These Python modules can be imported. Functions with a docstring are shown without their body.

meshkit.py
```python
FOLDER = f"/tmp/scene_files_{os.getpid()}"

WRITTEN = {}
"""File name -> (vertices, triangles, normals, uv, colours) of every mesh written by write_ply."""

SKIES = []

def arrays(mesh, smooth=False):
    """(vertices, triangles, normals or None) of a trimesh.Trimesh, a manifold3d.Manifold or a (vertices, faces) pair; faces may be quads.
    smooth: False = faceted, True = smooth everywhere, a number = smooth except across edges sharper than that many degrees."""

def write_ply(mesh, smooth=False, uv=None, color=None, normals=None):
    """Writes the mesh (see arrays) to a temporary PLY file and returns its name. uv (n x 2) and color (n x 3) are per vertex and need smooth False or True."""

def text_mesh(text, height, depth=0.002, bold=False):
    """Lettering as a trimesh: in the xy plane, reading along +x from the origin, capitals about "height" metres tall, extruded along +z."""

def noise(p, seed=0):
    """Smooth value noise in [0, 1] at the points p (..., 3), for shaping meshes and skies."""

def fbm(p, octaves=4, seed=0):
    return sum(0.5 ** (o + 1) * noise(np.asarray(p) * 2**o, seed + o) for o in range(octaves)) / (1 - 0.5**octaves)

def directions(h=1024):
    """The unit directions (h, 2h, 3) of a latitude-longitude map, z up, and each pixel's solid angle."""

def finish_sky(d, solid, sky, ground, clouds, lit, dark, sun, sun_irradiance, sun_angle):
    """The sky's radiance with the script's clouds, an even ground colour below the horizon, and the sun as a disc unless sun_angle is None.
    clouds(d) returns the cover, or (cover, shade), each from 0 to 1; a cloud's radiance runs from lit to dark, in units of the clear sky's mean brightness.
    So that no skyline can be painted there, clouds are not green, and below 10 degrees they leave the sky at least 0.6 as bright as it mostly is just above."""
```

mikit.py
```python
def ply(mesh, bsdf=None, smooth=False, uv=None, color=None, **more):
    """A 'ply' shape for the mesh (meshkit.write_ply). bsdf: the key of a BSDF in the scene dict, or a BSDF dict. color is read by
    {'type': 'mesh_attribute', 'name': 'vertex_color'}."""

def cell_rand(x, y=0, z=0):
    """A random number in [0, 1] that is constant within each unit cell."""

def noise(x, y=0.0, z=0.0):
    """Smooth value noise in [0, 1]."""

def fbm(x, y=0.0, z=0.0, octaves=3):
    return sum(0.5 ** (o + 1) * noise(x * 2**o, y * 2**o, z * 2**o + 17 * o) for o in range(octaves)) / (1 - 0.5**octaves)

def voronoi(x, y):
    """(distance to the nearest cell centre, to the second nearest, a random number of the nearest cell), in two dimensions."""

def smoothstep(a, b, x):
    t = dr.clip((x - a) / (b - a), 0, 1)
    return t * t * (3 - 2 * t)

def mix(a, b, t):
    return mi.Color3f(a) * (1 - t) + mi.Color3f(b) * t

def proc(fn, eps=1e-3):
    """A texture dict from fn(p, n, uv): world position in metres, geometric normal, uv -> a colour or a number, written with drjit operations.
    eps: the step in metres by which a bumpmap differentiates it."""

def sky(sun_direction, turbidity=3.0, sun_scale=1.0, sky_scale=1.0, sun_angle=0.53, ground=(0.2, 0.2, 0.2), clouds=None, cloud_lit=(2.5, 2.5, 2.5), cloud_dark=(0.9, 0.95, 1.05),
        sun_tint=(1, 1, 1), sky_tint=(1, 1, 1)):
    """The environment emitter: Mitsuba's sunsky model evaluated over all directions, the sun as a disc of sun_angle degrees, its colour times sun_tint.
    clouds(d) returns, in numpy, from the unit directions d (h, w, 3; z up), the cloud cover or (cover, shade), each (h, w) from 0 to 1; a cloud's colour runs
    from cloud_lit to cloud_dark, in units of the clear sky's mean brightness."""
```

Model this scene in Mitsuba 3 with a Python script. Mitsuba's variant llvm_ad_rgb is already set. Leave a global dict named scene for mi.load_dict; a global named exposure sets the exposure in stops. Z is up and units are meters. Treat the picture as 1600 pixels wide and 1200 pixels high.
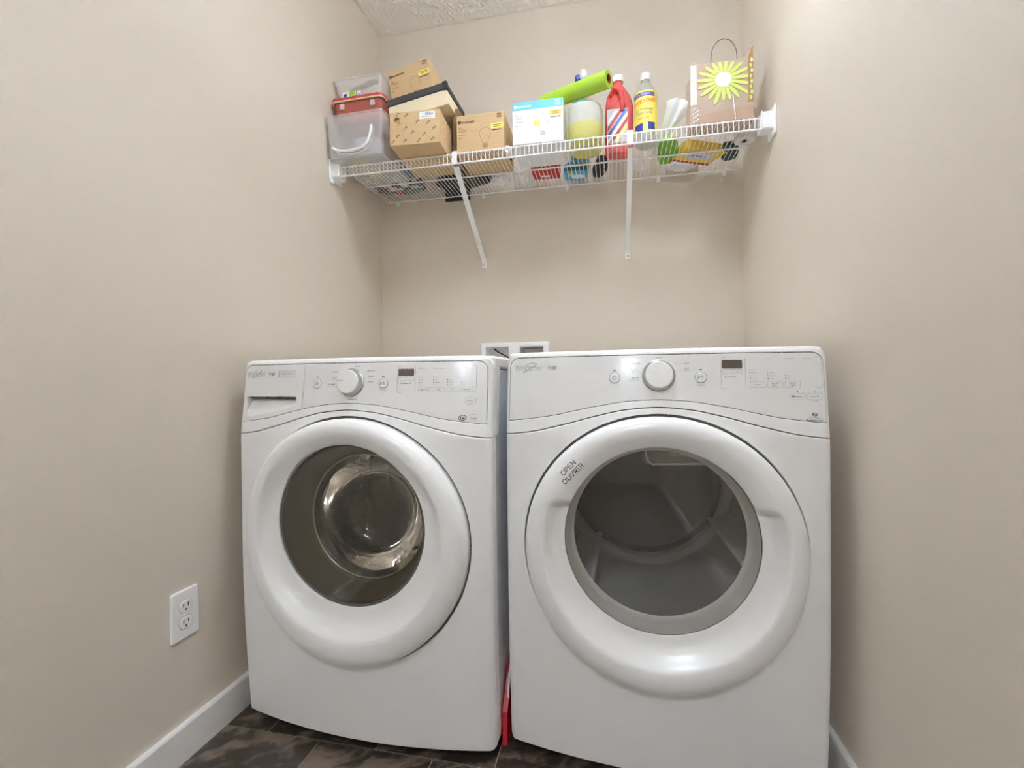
import math, random
import numpy as np, trimesh, shapely, mitsuba as mi, drjit as dr
import mikit, meshkit
from shapely.geometry import Polygon, Point, LineString, box as sbox
from shapely import affinity
from trimesh.transformations import rotation_matrix as rotm, translation_matrix as trm
T = mi.ScalarTransform4f
rng = random.Random(7)
scene, labels = {'type': 'scene'}, {}

# ------------------------------------------------------------------ camera, lamps, exposure
exposure = 1.61
_yaw, _pitch, _roll, _f = -0.21316, -0.00621, -0.01027, 736.29
_C = np.array([1.01388, -1.95006, 0.89379])
_Fw = np.array([math.sin(_yaw) * math.cos(_pitch), math.cos(_yaw) * math.cos(_pitch), math.sin(_pitch)])
_R = np.array([math.cos(_yaw), -math.sin(_yaw), 0.0])
_U = np.cross(_R, _Fw)
_Up = _U * math.cos(_roll) - _R * math.sin(_roll)
scene['camera'] = {'type': 'perspective', 'fov': math.degrees(2 * math.atan(800 / _f)), 'fov_axis': 'x', 'near_clip': 0.01,
                   'to_world': T().look_at(origin=_C.tolist(), target=(_C + _Fw).tolist(), up=_Up.tolist())}
LAMP = [(0.98, -1.02, 2.44, 0.15, 13.4), (0.80, -2.95, 2.44, 0.17, 21.0), (0.74, -5.45, 2.44, 0.17, 17.0)]     # unseen lamps: x, y, ceiling z, radius, radiance
LAMP_TINT = (0.91, 1.02, 1.19)

# ------------------------------------------------------------------ materials
def rgb(c): return {'type': 'rgb', 'value': list(c)}
def srgb(r, g, b): return [((v / 255 + 0.055) / 1.055) ** 2.4 if v > 10 else v / 255 / 12.92 for v in (r, g, b)]
MATS = {}
def mat(name, base, rough=0.5, metal=0.0, spec=0.5, coat=0.0, **kw):
    d = {'type': 'principled', 'base_color': base if isinstance(base, dict) else rgb(base), 'roughness': rough, 'metallic': metal, 'specular': spec}
    if coat: d['clearcoat'] = coat; d['clearcoat_gloss'] = 0.95
    d.update(kw)
    scene['mat_' + name] = {'type': 'twosided', 'bsdf': d}
def thinmat(name, base, rough=0.4, trans=0.5, dtrans=1.0, eta=1.45):
    scene['mat_' + name] = {'type': 'principledthin', 'base_color': rgb(base), 'roughness': rough, 'spec_trans': trans, 'diff_trans': dtrans, 'eta': eta}

def _wall(p, n, uv):
    v = mikit.fbm(p.x * 3, p.y * 3, p.z * 3, 2)
    return mikit.mix((0.625, 0.560, 0.475), (0.645, 0.580, 0.495), v)
mat('wall', mikit.proc(_wall), 0.75, spec=0.25)
mat('ceiling', (0.92, 0.92, 0.89), 0.9, spec=0.1)
ROWY, TW, TD = -0.906, 0.300, 0.606
def _tile(p, n, uv):
    row = dr.floor((p.y - ROWY) / TD)
    off = dr.select(dr.abs(row - 2 * dr.floor(row / 2)) > 0.5, 0.286, 0.436)
    col = dr.floor((p.x - off) / TW)
    r1, r2 = mikit.cell_rand(row, col, 3), mikit.cell_rand(row, col, 8)
    x, y = p.x + r1 * 7, p.y + r2 * 9
    u, v = x * 0.80 + y * 0.60, -x * 0.60 + y * 0.80
    w = mikit.fbm(x * 6, y * 6, 1.0, 3) - 0.5
    a = mikit.fbm(u * 5 + w * 1.5, v * 30 + w * 5, 2.0, 4)
    b = mikit.fbm(x * 45, y * 45, 5.0, 3)
    vein = mikit.smoothstep(0.030, 0.0, dr.abs(mikit.fbm(u * 3 + w * 2, v * 9 + w * 4, 9.0, 3) - 0.52))
    c = mikit.mix((0.030, 0.023, 0.018), (0.125, 0.094, 0.072), mikit.smoothstep(0.36, 0.72, a + (b - 0.5) * 0.5))
    c = mikit.mix(c, (0.022, 0.016, 0.012), vein * 0.55)
    return c * (0.90 + 0.44 * r1)
mat('tile', mikit.proc(_tile), 0.32, spec=0.5)
mat('grout', srgb(150, 136, 118), 0.9, spec=0.1)
mat('trim', (0.80, 0.79, 0.77), 0.35)
mat('enamel', (0.81, 0.81, 0.80), 0.25, spec=0.4, coat=0.1)
mat('enamel_side', (0.80, 0.81, 0.83), 0.3, spec=0.5)
mat('panel', (0.765, 0.765, 0.75), 0.14, spec=0.5)
mat('gap', (0.17, 0.17, 0.17), 0.7, spec=0.2)
mat('legend', (0.20, 0.20, 0.20), 0.6, spec=0.2)
mat('legend_pale', (0.42, 0.42, 0.41), 0.6, spec=0.2)
mat('logo_grey', (0.40, 0.40, 0.39), 0.35)
mat('black', (0.02, 0.02, 0.02), 0.5, spec=0.3)
mat('black_soft', (0.035, 0.034, 0.034), 0.8, spec=0.2)
mat('display', (0.085, 0.065, 0.05), 0.12, spec=0.6)
mat('silver', (0.50, 0.50, 0.495), 0.2, metal=0.9)
mat('chrome', (0.75, 0.75, 0.74), 0.12, metal=1.0)
mat('steel', (0.34, 0.32, 0.29), 0.18, metal=1.0)
mat('smoke_ring', (0.20, 0.185, 0.15), 0.3, metal=0.5)
mat('gold', srgb(214, 176, 90), 0.5)
mat('gasket', (0.10, 0.10, 0.095), 0.5)
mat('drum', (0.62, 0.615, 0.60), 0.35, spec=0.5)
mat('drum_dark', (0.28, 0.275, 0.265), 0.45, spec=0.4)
mat('lifter', (0.80, 0.80, 0.78), 0.3)
mat('wire', (0.84, 0.84, 0.83), 0.35)
mat('plastic_white', (0.83, 0.83, 0.82), 0.3)
mat('kraft', mikit.proc(lambda p, n, uv: mikit.mix(srgb(194, 164, 124), srgb(204, 175, 136), mikit.fbm(p.x * 90, p.y * 90, p.z * 300, 2))), 0.8, spec=0.2)
mat('kraft_mark', srgb(92, 70, 48), 0.8, spec=0.1)
mat('kraft_pale', srgb(168, 134, 92), 0.8, spec=0.1)
mat('brown', srgb(122, 100, 76), 0.8, spec=0.1)
mat('cream', srgb(222, 208, 178), 0.7, spec=0.2)
mat('charcoal', srgb(62, 62, 62), 0.6, spec=0.3)
mat('paper', (0.76, 0.76, 0.76), 0.6, spec=0.3)
mat('aqua', srgb(96, 180, 204), 0.5)
mat('yellow', srgb(238, 218, 96), 0.5)
mat('yellow_deep', srgb(228, 196, 70), 0.5)
mat('lime', srgb(158, 194, 54), 0.5)
mat('lime_print', srgb(202, 212, 112), 0.6)
mat('lime_pale', srgb(214, 224, 170), 0.6)
mat('green', srgb(112, 172, 40), 0.5)
mat('core', srgb(140, 92, 62), 0.8, spec=0.1)
mat('red', srgb(186, 70, 62), 0.4)
mat('red_box', srgb(176, 34, 34), 0.5)
mat('red_floor', srgb(190, 40, 52), 0.4)
mat('blue', srgb(52, 60, 150), 0.4)
mat('purple', srgb(104, 92, 150), 0.5)
mat('orange', srgb(232, 120, 48), 0.5)
mat('skyblue', srgb(70, 160, 196), 0.5)
mat('teal', srgb(34, 66, 70), 0.6)
mat('grey', (0.45, 0.45, 0.45), 0.6)
mat('greyblue', srgb(96, 108, 128), 0.6)
mat('lilac', srgb(205, 205, 220), 0.6)
mat('mauve', srgb(184, 164, 148), 0.75, spec=0.2)
mat('mauve_band', srgb(184, 156, 136), 0.75, spec=0.2)
mat('cord', srgb(120, 96, 66), 0.8)
def clearmat(name, c, haze):
    scene['mat_' + name] = {'type': 'blendbsdf', 'weight': haze, 'a_clear': {'type': 'thindielectric', 'int_ior': 1.45, 'specular_transmittance': rgb([v ** .3 for v in c])},
                            'b_haze': {'type': 'twosided', 'bsdf': {'type': 'diffuse', 'reflectance': rgb(c)}}}
clearmat('clear_plastic', (0.84, 0.84, 0.84), 0.26)
clearmat('clear_red', srgb(214, 128, 116), 0.5)
thinmat('milky', (0.86, 0.85, 0.80), 0.4, 0.1, 0.9)
thinmat('milky_yellow', srgb(240, 236, 158), 0.4, 0.05, 0.9)
thinmat('red_plastic', srgb(236, 116, 112), 0.25, 0.05, 0.6)
thinmat('clear_bottle', (0.90, 0.91, 0.88), 0.15, 0.6, 1.0)
thinmat('white_film', (0.90, 0.90, 0.88), 0.5, 0.05, 0.35)
scene['mat_tint_glass'] = {'type': 'thindielectric', 'int_ior': 1.5, 'specular_transmittance': rgb((0.80, 0.79, 0.77))}
scene['mat_smoke_glass'] = {'type': 'thindielectric', 'int_ior': 1.55, 'specular_transmittance': rgb((0.68, 0.65, 0.59))}
scene['mat_bowl_glass'] = {'type': 'dielectric', 'int_ior': 1.5, 'ext_ior': 1.0}

# ------------------------------------------------------------------ helpers
def numbered(key):
    if key not in scene and key not in labels and not any(k.startswith(key + '__') for k in scene): return key
    i = 1
    while True:
        k = f'{key}_{i:03d}'
        if k not in scene and k not in labels and not any(q.startswith(k + '__') for q in scene): return k
        i += 1
def put(name, mesh, m, parent=None, smooth=False, M=None, **more):
    key = numbered(name if parent is None else parent + '__' + name)
    if M is not None:
        mesh = mesh.copy(); mesh.apply_transform(M)
    scene[key] = mikit.ply(mesh, 'mat_' + m, smooth, **more)
    return key
def tag(key, label=None, category=None, group=None, kind=None):
    d = labels.setdefault(key, {})
    for k, v in (('label', label), ('category', category), ('group', group), ('kind', kind)):
        if v: d[k] = v
    return key
def thing(name, label, category, group=None):
    key = numbered(name)
    return tag(key, label, category, group)
cat = trimesh.util.concatenate
def bx(x0, x1, y0, y1, z0, z1, c=0.0):
    lo, hi = np.array([x0, y0, z0], float), np.array([x1, y1, z1], float)
    if c <= 0: return trimesh.creation.box(bounds=[lo, hi])
    pts = []
    for sx in (0, 1):
        for sy in (0, 1):
            for sz in (0, 1):
                q = np.where([sx, sy, sz], hi, lo); s = np.where([sx, sy, sz], -1, 1)
                for k in range(3):
                    e = s * c; e[k] = 0; pts.append(q + e)
    return trimesh.convex.convex_hull(np.array(pts))
def tube(path, r, n=8, closed=False):
    P = np.asarray(path, float); m = len(P)
    tan = np.gradient(P, axis=0) if not closed else np.roll(P, -1, 0) - np.roll(P, 1, 0)
    tan /= np.linalg.norm(tan, axis=1, keepdims=True)
    ref = np.array([0, 0, 1.0]) if abs(tan[0, 2]) < 0.9 else np.array([1.0, 0, 0])
    V = []; a = np.arange(n) / n * 2 * np.pi
    u = np.cross(tan[0], ref); u /= np.linalg.norm(u)
    rr = np.broadcast_to(r, (m,))
    for i in range(m):
        u = u - tan[i] * (u @ tan[i]); u /= np.linalg.norm(u)
        w = np.cross(tan[i], u)
        V.append(P[i] + rr[i] * (np.cos(a)[:, None] * u + np.sin(a)[:, None] * w))
    V = np.vstack(V); F = []
    for i in range(m if closed else m - 1):
        for k in range(n):
            a0, a1 = i * n + k, i * n + (k + 1) % n
            b0, b1 = ((i + 1) % m) * n + k, ((i + 1) % m) * n + (k + 1) % n
            F += [[a0, a1, b1], [a0, b1, b0]]
    if not closed:
        V = np.vstack([V, P[0], P[-1]])
        for k in range(n):
            F += [[len(V) - 2, (k + 1) % n, k], [len(V) - 1, (m - 1) * n + k, (m - 1) * n + (k + 1) % n]]
    return trimesh.Trimesh(V, F, process=False)
def lathe(prof, n=48, squash=1.0):
    """prof: (r, z) from bottom to top, about z."""
    return loft([[(r * math.cos(t), r * squash * math.sin(t), z) for t in np.arange(n) / n * 2 * np.pi] for r, z in prof])
def loft(rings, cap0=False, cap1=False):
    R = np.asarray(rings, float); m, n = R.shape[:2]; F = []
    for i in range(m - 1):
        for k in range(n):
            a0, a1, b0, b1 = i * n + k, i * n + (k + 1) % n, (i + 1) * n + k, (i + 1) * n + (k + 1) % n
            F += [[a0, a1, b1], [a0, b1, b0]]
    V = R.reshape(-1, 3)
    for c, i in ((cap0, 0), (cap1, m - 1)):
        if c:
            V = np.vstack([V, R[i].mean(0)])
            for k in range(n):
                t = [len(V) - 1, i * n + (k + 1) % n, i * n + k]
                F.append(t if i == 0 else t[::-1])
    return trimesh.Trimesh(V, F, process=False)
def polys(g):
    return [p for p in getattr(g, 'geoms', [g]) if isinstance(p, Polygon) and p.area > 1e-12]
def ext(poly, d):
    return cat([trimesh.creation.extrude_polygon(p, d, engine='earcut') for p in polys(poly)])
def rrect(x0, x1, z0, z1, r):
    return sbox(x0 + r, z0 + r, x1 - r, z1 - r).buffer(r, quad_segs=5)
def circle(x, z, r, n=24): return Point(x, z).buffer(r, quad_segs=n)
def stroke(pts, w, cap='flat'): return LineString(pts).buffer(w / 2, cap_style=cap)
RX = np.array([[1, 0, 0, 0], [0, 0, -1, 0], [0, 1, 0, 0], [0, 0, 0, 1.0]])     # flat drawing (x, y, up) -> standing, facing -y
def flat(poly, d=0.0004):
    m = ext(poly, d); m.apply_transform(RX); return m
def words(s, h, cx=None, cz=0.0, x0=None, bold=False, d=0.0004, ang=0.0):
    m = meshkit.text_mesh(s, h, d, bold)
    b = m.bounds
    m.apply_translation([(-(b[0, 0] + b[1, 0]) / 2 if x0 is None else -b[0, 0]), -h / 2, 0])
    if ang: m.apply_transform(rotm(math.radians(ang), [0, 0, 1]))
    m.apply_translation([cx if x0 is None else x0, cz, 0]); m.apply_transform(RX)
    return m
def gridmesh(poly, xs, zs):
    """Triangles of a polygon cut along the grid lines, vertices merged."""
    V, F = [], []
    shapely.prepare(poly)
    for i in range(len(xs) - 1):
        col = None
        for j in range(len(zs) - 1):
            c = sbox(xs[i], zs[j], xs[i + 1], zs[j + 1])
            if not poly.intersects(c): continue
            if poly.contains(c):
                n = len(V); V += [(xs[i], zs[j]), (xs[i + 1], zs[j]), (xs[i + 1], zs[j + 1]), (xs[i], zs[j + 1])]
                F += [[n, n + 1, n + 2], [n, n + 2, n + 3]]; continue
            for p in polys(poly.intersection(c)):
                v, f = trimesh.creation.triangulate_polygon(p, engine='earcut')
                n = len(V); V += [tuple(q) for q in v]
                for t in f:
                    a, b_, c_ = (v[t[0]], v[t[1]], v[t[2]])
                    F.append((np.array(t) if (b_[0] - a[0]) * (c_[1] - a[1]) - (b_[1] - a[1]) * (c_[0] - a[0]) > 0 else np.array(t)[::-1]) + n)
    return np.array(V), np.array([list(map(int, t)) for t in F])
def panel(poly, surf, xs, zs, r=0.003, thick=0.02, off=0.0, seg=0.008):
    """A sheet over surf(x, z) with edges rounded by r and side walls going back by thick."""
    poly = shapely.segmentize(poly, seg)
    ds = [0, 0.13 * r, 0.4 * r, r]
    rings = [poly] + [poly.buffer(-d, quad_segs=6) for d in ds[1:]]
    VV, FF, n = [], [], 0
    for k in range(len(ds)):
        reg = rings[k].difference(rings[k + 1]) if k + 1 < len(ds) else rings[k]
        for p in polys(reg):
            v, f = gridmesh(p, xs, zs)
            if len(f) == 0: continue
            VV.append(v); FF.append(f + n); n += len(v)
    v, f = np.vstack(VV), np.vstack(FF)
    d = shapely.distance(poly.boundary, shapely.points(v))
    roll = np.where(d < r, r - np.sqrt(np.maximum(r * r - (r - np.minimum(d, r)) ** 2, 0)), 0)
    P = np.stack([v[:, 0], surf(v[:, 0], v[:, 1]) + off + roll, v[:, 1]], 1)
    m = [trimesh.Trimesh(P, f, process=False)]
    for p in polys(poly):
        for ring in [p.exterior, *p.interiors]:
            c = np.array(ring.coords)[:-1]
            if ring is p.exterior and not ring.is_ccw: c = c[::-1]
            if ring is not p.exterior and ring.is_ccw: c = c[::-1]
            y = surf(c[:, 0], c[:, 1]) + off + r
            a = np.stack([c[:, 0], y, c[:, 1]], 1); b = a + [0, thick, 0]
            m.append(loft([b, a]))
    m = cat(m); m.merge_vertices(digits_vertex=6)
    return m
def conform(mesh, surf, off=0.0):
    m = mesh.copy(); v = m.vertices.copy()
    v[:, 1] += surf(v[:, 0], v[:, 2]) + off
    m.vertices = v
    return m

# ------------------------------------------------------------------ the room
W, H, YF = 1.500, 2.44, -6.30
def struct(name, mesh, m, parent=None, **k):
    key = put(name, mesh, m, parent, **k)
    if parent is None: tag(key, kind='structure')
    return key
struct('wall_left', bx(-0.1, 0, YF, 0.0, -0.03, H), 'wall')
struct('wall_right', bx(W, W + 0.1, YF, 0.0, -0.03, H), 'wall')
struct('wall_unseen_front', bx(-0.1, W + 0.1, YF - 0.1, YF, -0.03, H), 'wall')  # out of view, closes the passage so that light bounces back
_bw = sbox(-0.1, -0.03, W + 0.1, H)
for q in ((0.481, 0.579), (0.629, 0.726)): _bw = _bw.difference(sbox(q[0] - 0.006, 0.874, q[1] + 0.006, 1.042))
_m = ext(_bw, 0.1); _m.apply_transform(RX); _m.apply_translation([0, 0.1, 0])
struct('wall_back', _m, 'wall')
_n1, _n2 = 451, 421                       # stippled plaster above the closet, flat further back
_gx, _gy = np.meshgrid(np.linspace(0, W, _n1), np.linspace(-1.40, 0, _n2), indexing='ij')
_q = np.stack([_gx, _gy, 0 * _gx], -1)
_h = np.clip(meshkit.fbm(_q * 120, 3, 5) - .40, 0, .32) * .0095
_h *= np.clip(np.minimum(np.minimum(_gx, W - _gx), -_gy) / .015, 0, 1)
_v = np.stack([_gx, _gy, H - .0004 - _h], -1).reshape(-1, 3)
_a = (np.arange(_n1 - 1)[:, None] * _n2 + np.arange(_n2 - 1)).ravel()
_f = np.vstack([np.stack([_a, _a + 1, _a + _n2 + 1], 1), np.stack([_a, _a + _n2 + 1, _a + _n2], 1)])
struct('ceiling', cat([bx(-0.1, W + 0.1, YF - 0.1, 0.1, H, H + 0.05), trimesh.Trimesh(_v, _f, process=False)]), 'ceiling', smooth=50)
fl = struct('floor', bx(-0.1, W + 0.1, YF - 0.1, 0.1, -0.04, -0.0022), 'grout')
g = 0.0014
for j in range(-9, 2):
    y0, y1 = ROWY + j * TD, ROWY + (j + 1) * TD
    off = 0.286 if j % 2 else 0.436
    y0c, y1c = max(y0 + g, YF), min(y1 - g, 0.0)
    if y1c - y0c < 0.02: continue
    for i in range(-3, 6):
        x0c, x1c = max(off + i * TW + g, 0.001), min(off + (i + 1) * TW - g, W - 0.001)
        if x1c - x0c < 0.01: continue
        put('tile', bx(x0c, x1c, y0c, y1c, -0.006, 0.0, 0.0008), 'tile', fl)
BH = 0.0865
prof = Polygon([(0, 0.0), (0.014, 0.0), (0.014, BH - 0.004), (0.0115, BH), (0, BH)])
def baseboard(name, length, M):
    m = ext(prof, length); m.apply_transform(np.array([[1, 0, 0, 0], [0, 0, -1, 0], [0, 1, 0, 0], [0, 0, 0, 1.0]]))
    struct(name, m, 'trim', M=M)
baseboard('baseboard_left', -YF, np.eye(4))
baseboard('baseboard_right', -YF, trm([W, YF, 0]) @ rotm(math.pi, [0, 0, 1]))
baseboard('baseboard_back', W - 0.03, trm([0.015, 0, 0]) @ rotm(-math.pi / 2, [0, 0, 1]))
# casing of the doorway the photograph was taken from
_pc = cat([bx(W - 0.018, W - 0.0005, -2.26, -2.17, 0, 2.12, 0.003), bx(W - 0.05, W - 0.0005, -2.17, -2.10, 0, 2.10, 0.002)])
struct('trim_1', _pc, 'trim')
_pc = cat([bx(0.0005, 0.018, -2.26, -2.17, 0, 2.12, 0.003), bx(0.0005, 0.05, -2.17, -2.10, 0, 2.10, 0.002)])
struct('trim_2', _pc, 'trim')
struct('trim_3', bx(0.019, W - 0.019, -2.26, -2.10, 2.03, 2.10, 0.003), 'trim')

# unseen lamps: one over the machines, two in the passage lighting the fronts
for i, (x, y, z, r, L) in enumerate(LAMP):
    k = thing('unseen_ceiling_lamp', ['unseen round frosted dome lamp overhead, placed to light the shelf and machines', 'unseen round frosted dome lamp behind the camera, placed to light the machine fronts', 'unseen round frosted dome lamp far down the passage, placed for the console glint'][i], 'lamp')
    a = np.linspace(0, math.pi / 2, 9)
    dome = lathe([(max(r * math.sin(t), 1e-4), -0.05 - 0.060 * math.cos(t)) for t in a] + [(r * .97, -.038), (r * .78, -.022), (r * .5, -.014)], 40)
    dome.apply_translation([x, y, z - 0.06])
    if dome.face_normals[np.argmin(dome.triangles_center[:, 2])][2] > 0: dome.invert()
    key = put('shade', dome, 'plastic_white', k, smooth=True)
    scene[key]['emitter'] = {'type': 'area', 'radiance': rgb([L * c for c in LAMP_TINT])}
    base = lathe([(1e-4, -0.0745), (r * .5, -0.0745), (r * .5, -0.001), (1e-4, -0.001)], 40); base.apply_translation([x, y, z])
    put('base', base, 'plastic_white', k, smooth=30)

# wall outlet on the left wall
oy0, oy1, oz0, oz1 = -1.052, -0.980, 0.286, 0.402
LW = np.array([[0, -1, 0, 0], [1, 0, 0, 0], [0, 0, 1, 0], [0, 0, 0, 1.0]])      # local x -> world y ... facing +x
k = thing('power_outlet', 'white duplex power outlet plate on the left wall beside the washer', 'outlet')
cy, cz = (oy0 + oy1) / 2, (oz0 + oz1) / 2
MO = trm([0, cy, cz]) @ LW
pl = rrect(-0.036, 0.036, -0.058, 0.058, 0.003)
face = [affinity.translate(circle(0, 0, 0.0172).intersection(sbox(-0.02, -0.0145, 0.02, 0.0145)), 0, s * 0.0195) for s in (1, -1)]
plane0 = lambda x, z: 0 * x
put('plate', panel(pl.difference(face[0]).difference(face[1]), plane0, np.linspace(-.036, .036, 4), np.linspace(-.058, .058, 5), 0.003, 0.003, -0.006), 'plastic_white', k, smooth=40, M=MO)
for s, fp in zip((1, -1), face):
    z = s * 0.0195
    slots = [sbox(-0.0075, z - 0.001, -0.0055, z + 0.0075), sbox(0.0052, z - 0.0005, 0.0072, z + 0.0068), circle(0, z - 0.0075, 0.0024, 6)]
    p = fp.buffer(-0.0006)
    for q in slots: p = p.difference(q)
    f = put('receptacle', panel(p, plane0, np.linspace(-.036, .036, 4), np.linspace(-.058, .058, 5), 0.0012, 0.006, -0.0076), 'plastic_white', k, smooth=40, M=MO)
    put('slot', flat(shapely.union_all([q.buffer(0.0003) for q in slots]), 0.001), 'black', f, M=MO @ trm([0, -0.0062, 0]))
scr = lathe([(1e-4, 0), (0.003, 0), (0.0028, 0.0008), (1e-4, 0.0012)], 12); scr.apply_transform(RX)
put('screw', scr, 'plastic_white', k, smooth=40, M=MO @ trm([0, -0.006, 0]))

# twin utility box let into the back wall
k = thing('utility_box', 'white twin recessed utility box in the back wall behind the machines', 'wall box')
zt, zb = 1.0575, 0.86
fr = sbox(0.459, zb, 0.752, zt).difference(sbox(0.481, zb + .02, 0.579, 1.036)).difference(sbox(0.629, zb + .02, 0.726, 1.036))
put('frame', panel(fr, plane0, np.linspace(.4, .8, 5), np.linspace(.85, 1.07, 4), 0.006, 0.004, -0.010), 'plastic_white', k, smooth=25)
for q in ((0.481, 0.579), (0.629, 0.726)):
    a, b = q; z0, z1 = zb + .02, 1.036
    put('recess', cat([bx(a - .003, a, -.004, .07, z0, z1), bx(b, b + .003, -.004, .07, z0, z1), bx(a, b, -.004, .07, z1, z1 + .003), bx(a, b, -.004, .07, z0 - .003, z0), bx(a, b, .067, .07, z0, z1)]), 'plastic_white', k)
    if a < .5:
        k2 = thing('appliance_cord', 'thin black cord running through the left half of the utility box', 'cord')
        put('cable', tube([(.505, .03, 1.036), (.53, .02, 1.018), (.56, -.005, 1.004), (.60, -.03, .985), (.63, -.06, .93)], .0028, 8), 'black', k2, smooth=True)
    else:
        put('grey_plate', bx(a + .004, b - .004, .04, .045, z0 + .004, z1 - .004, .001), 'grey', k)  # plain grey plate that gives the right recess its grey tone

# ------------------------------------------------------------------ the laundry machines
HW, TOPZ = 0.343, 0.955
RC = 0.016
def Fbase(x, z):
    x, z = np.asarray(x, float), np.asarray(z, float)
    t = np.where(z < .5, .022 * ((.5 - z) / .46) ** 2, 0) + np.where(z > .765, .025 * (z - .765) / .19, 0)
    return -.04 * (1 - (x / HW) ** 2) + t
def Fs(x, z):
    """front of a machine, with rounded left, right, top and bottom edges"""
    y = Fbase(x, z)
    for d, R in ((HW - np.abs(x), RC), (TOPZ - np.asarray(z, float), .011)):
        d = np.clip(d, 0, R); y = y + R - np.sqrt(np.maximum(R * R - (R - d) ** 2, 0))
    return y
_ex = [0, .0004, .0018, .0045, .009, RC]
XS = np.unique(np.round(np.concatenate([np.linspace(-HW + RC, HW - RC, 46), [HW - e for e in _ex], [-HW + e for e in _ex]]), 6))
ZS_ = np.unique(np.round(np.concatenate([np.linspace(.02, .75, 46), np.linspace(.76, .944, 16), [TOPZ - e for e in (0, .0004, .0015, .004, .0075, .011)]]), 6))
_ax = np.array([0, .063, .132, .206, .288, .343]); 
from scipy.interpolate import PchipInterpolator
_seam = PchipInterpolator(_ax, [.829, .8237, .8090, .7885, .7700, .764])
_pbot = PchipInterpolator([0, .064, .134, .235, .2757, .337, .345], [.8440, .8400, .8285, .8070, .8010, .7945, .794])
def arch(fn, x0, x1, dz=0, n=61): return [(x, float(fn(abs(x))) + dz) for x in np.linspace(x0, x1, n)]
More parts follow.
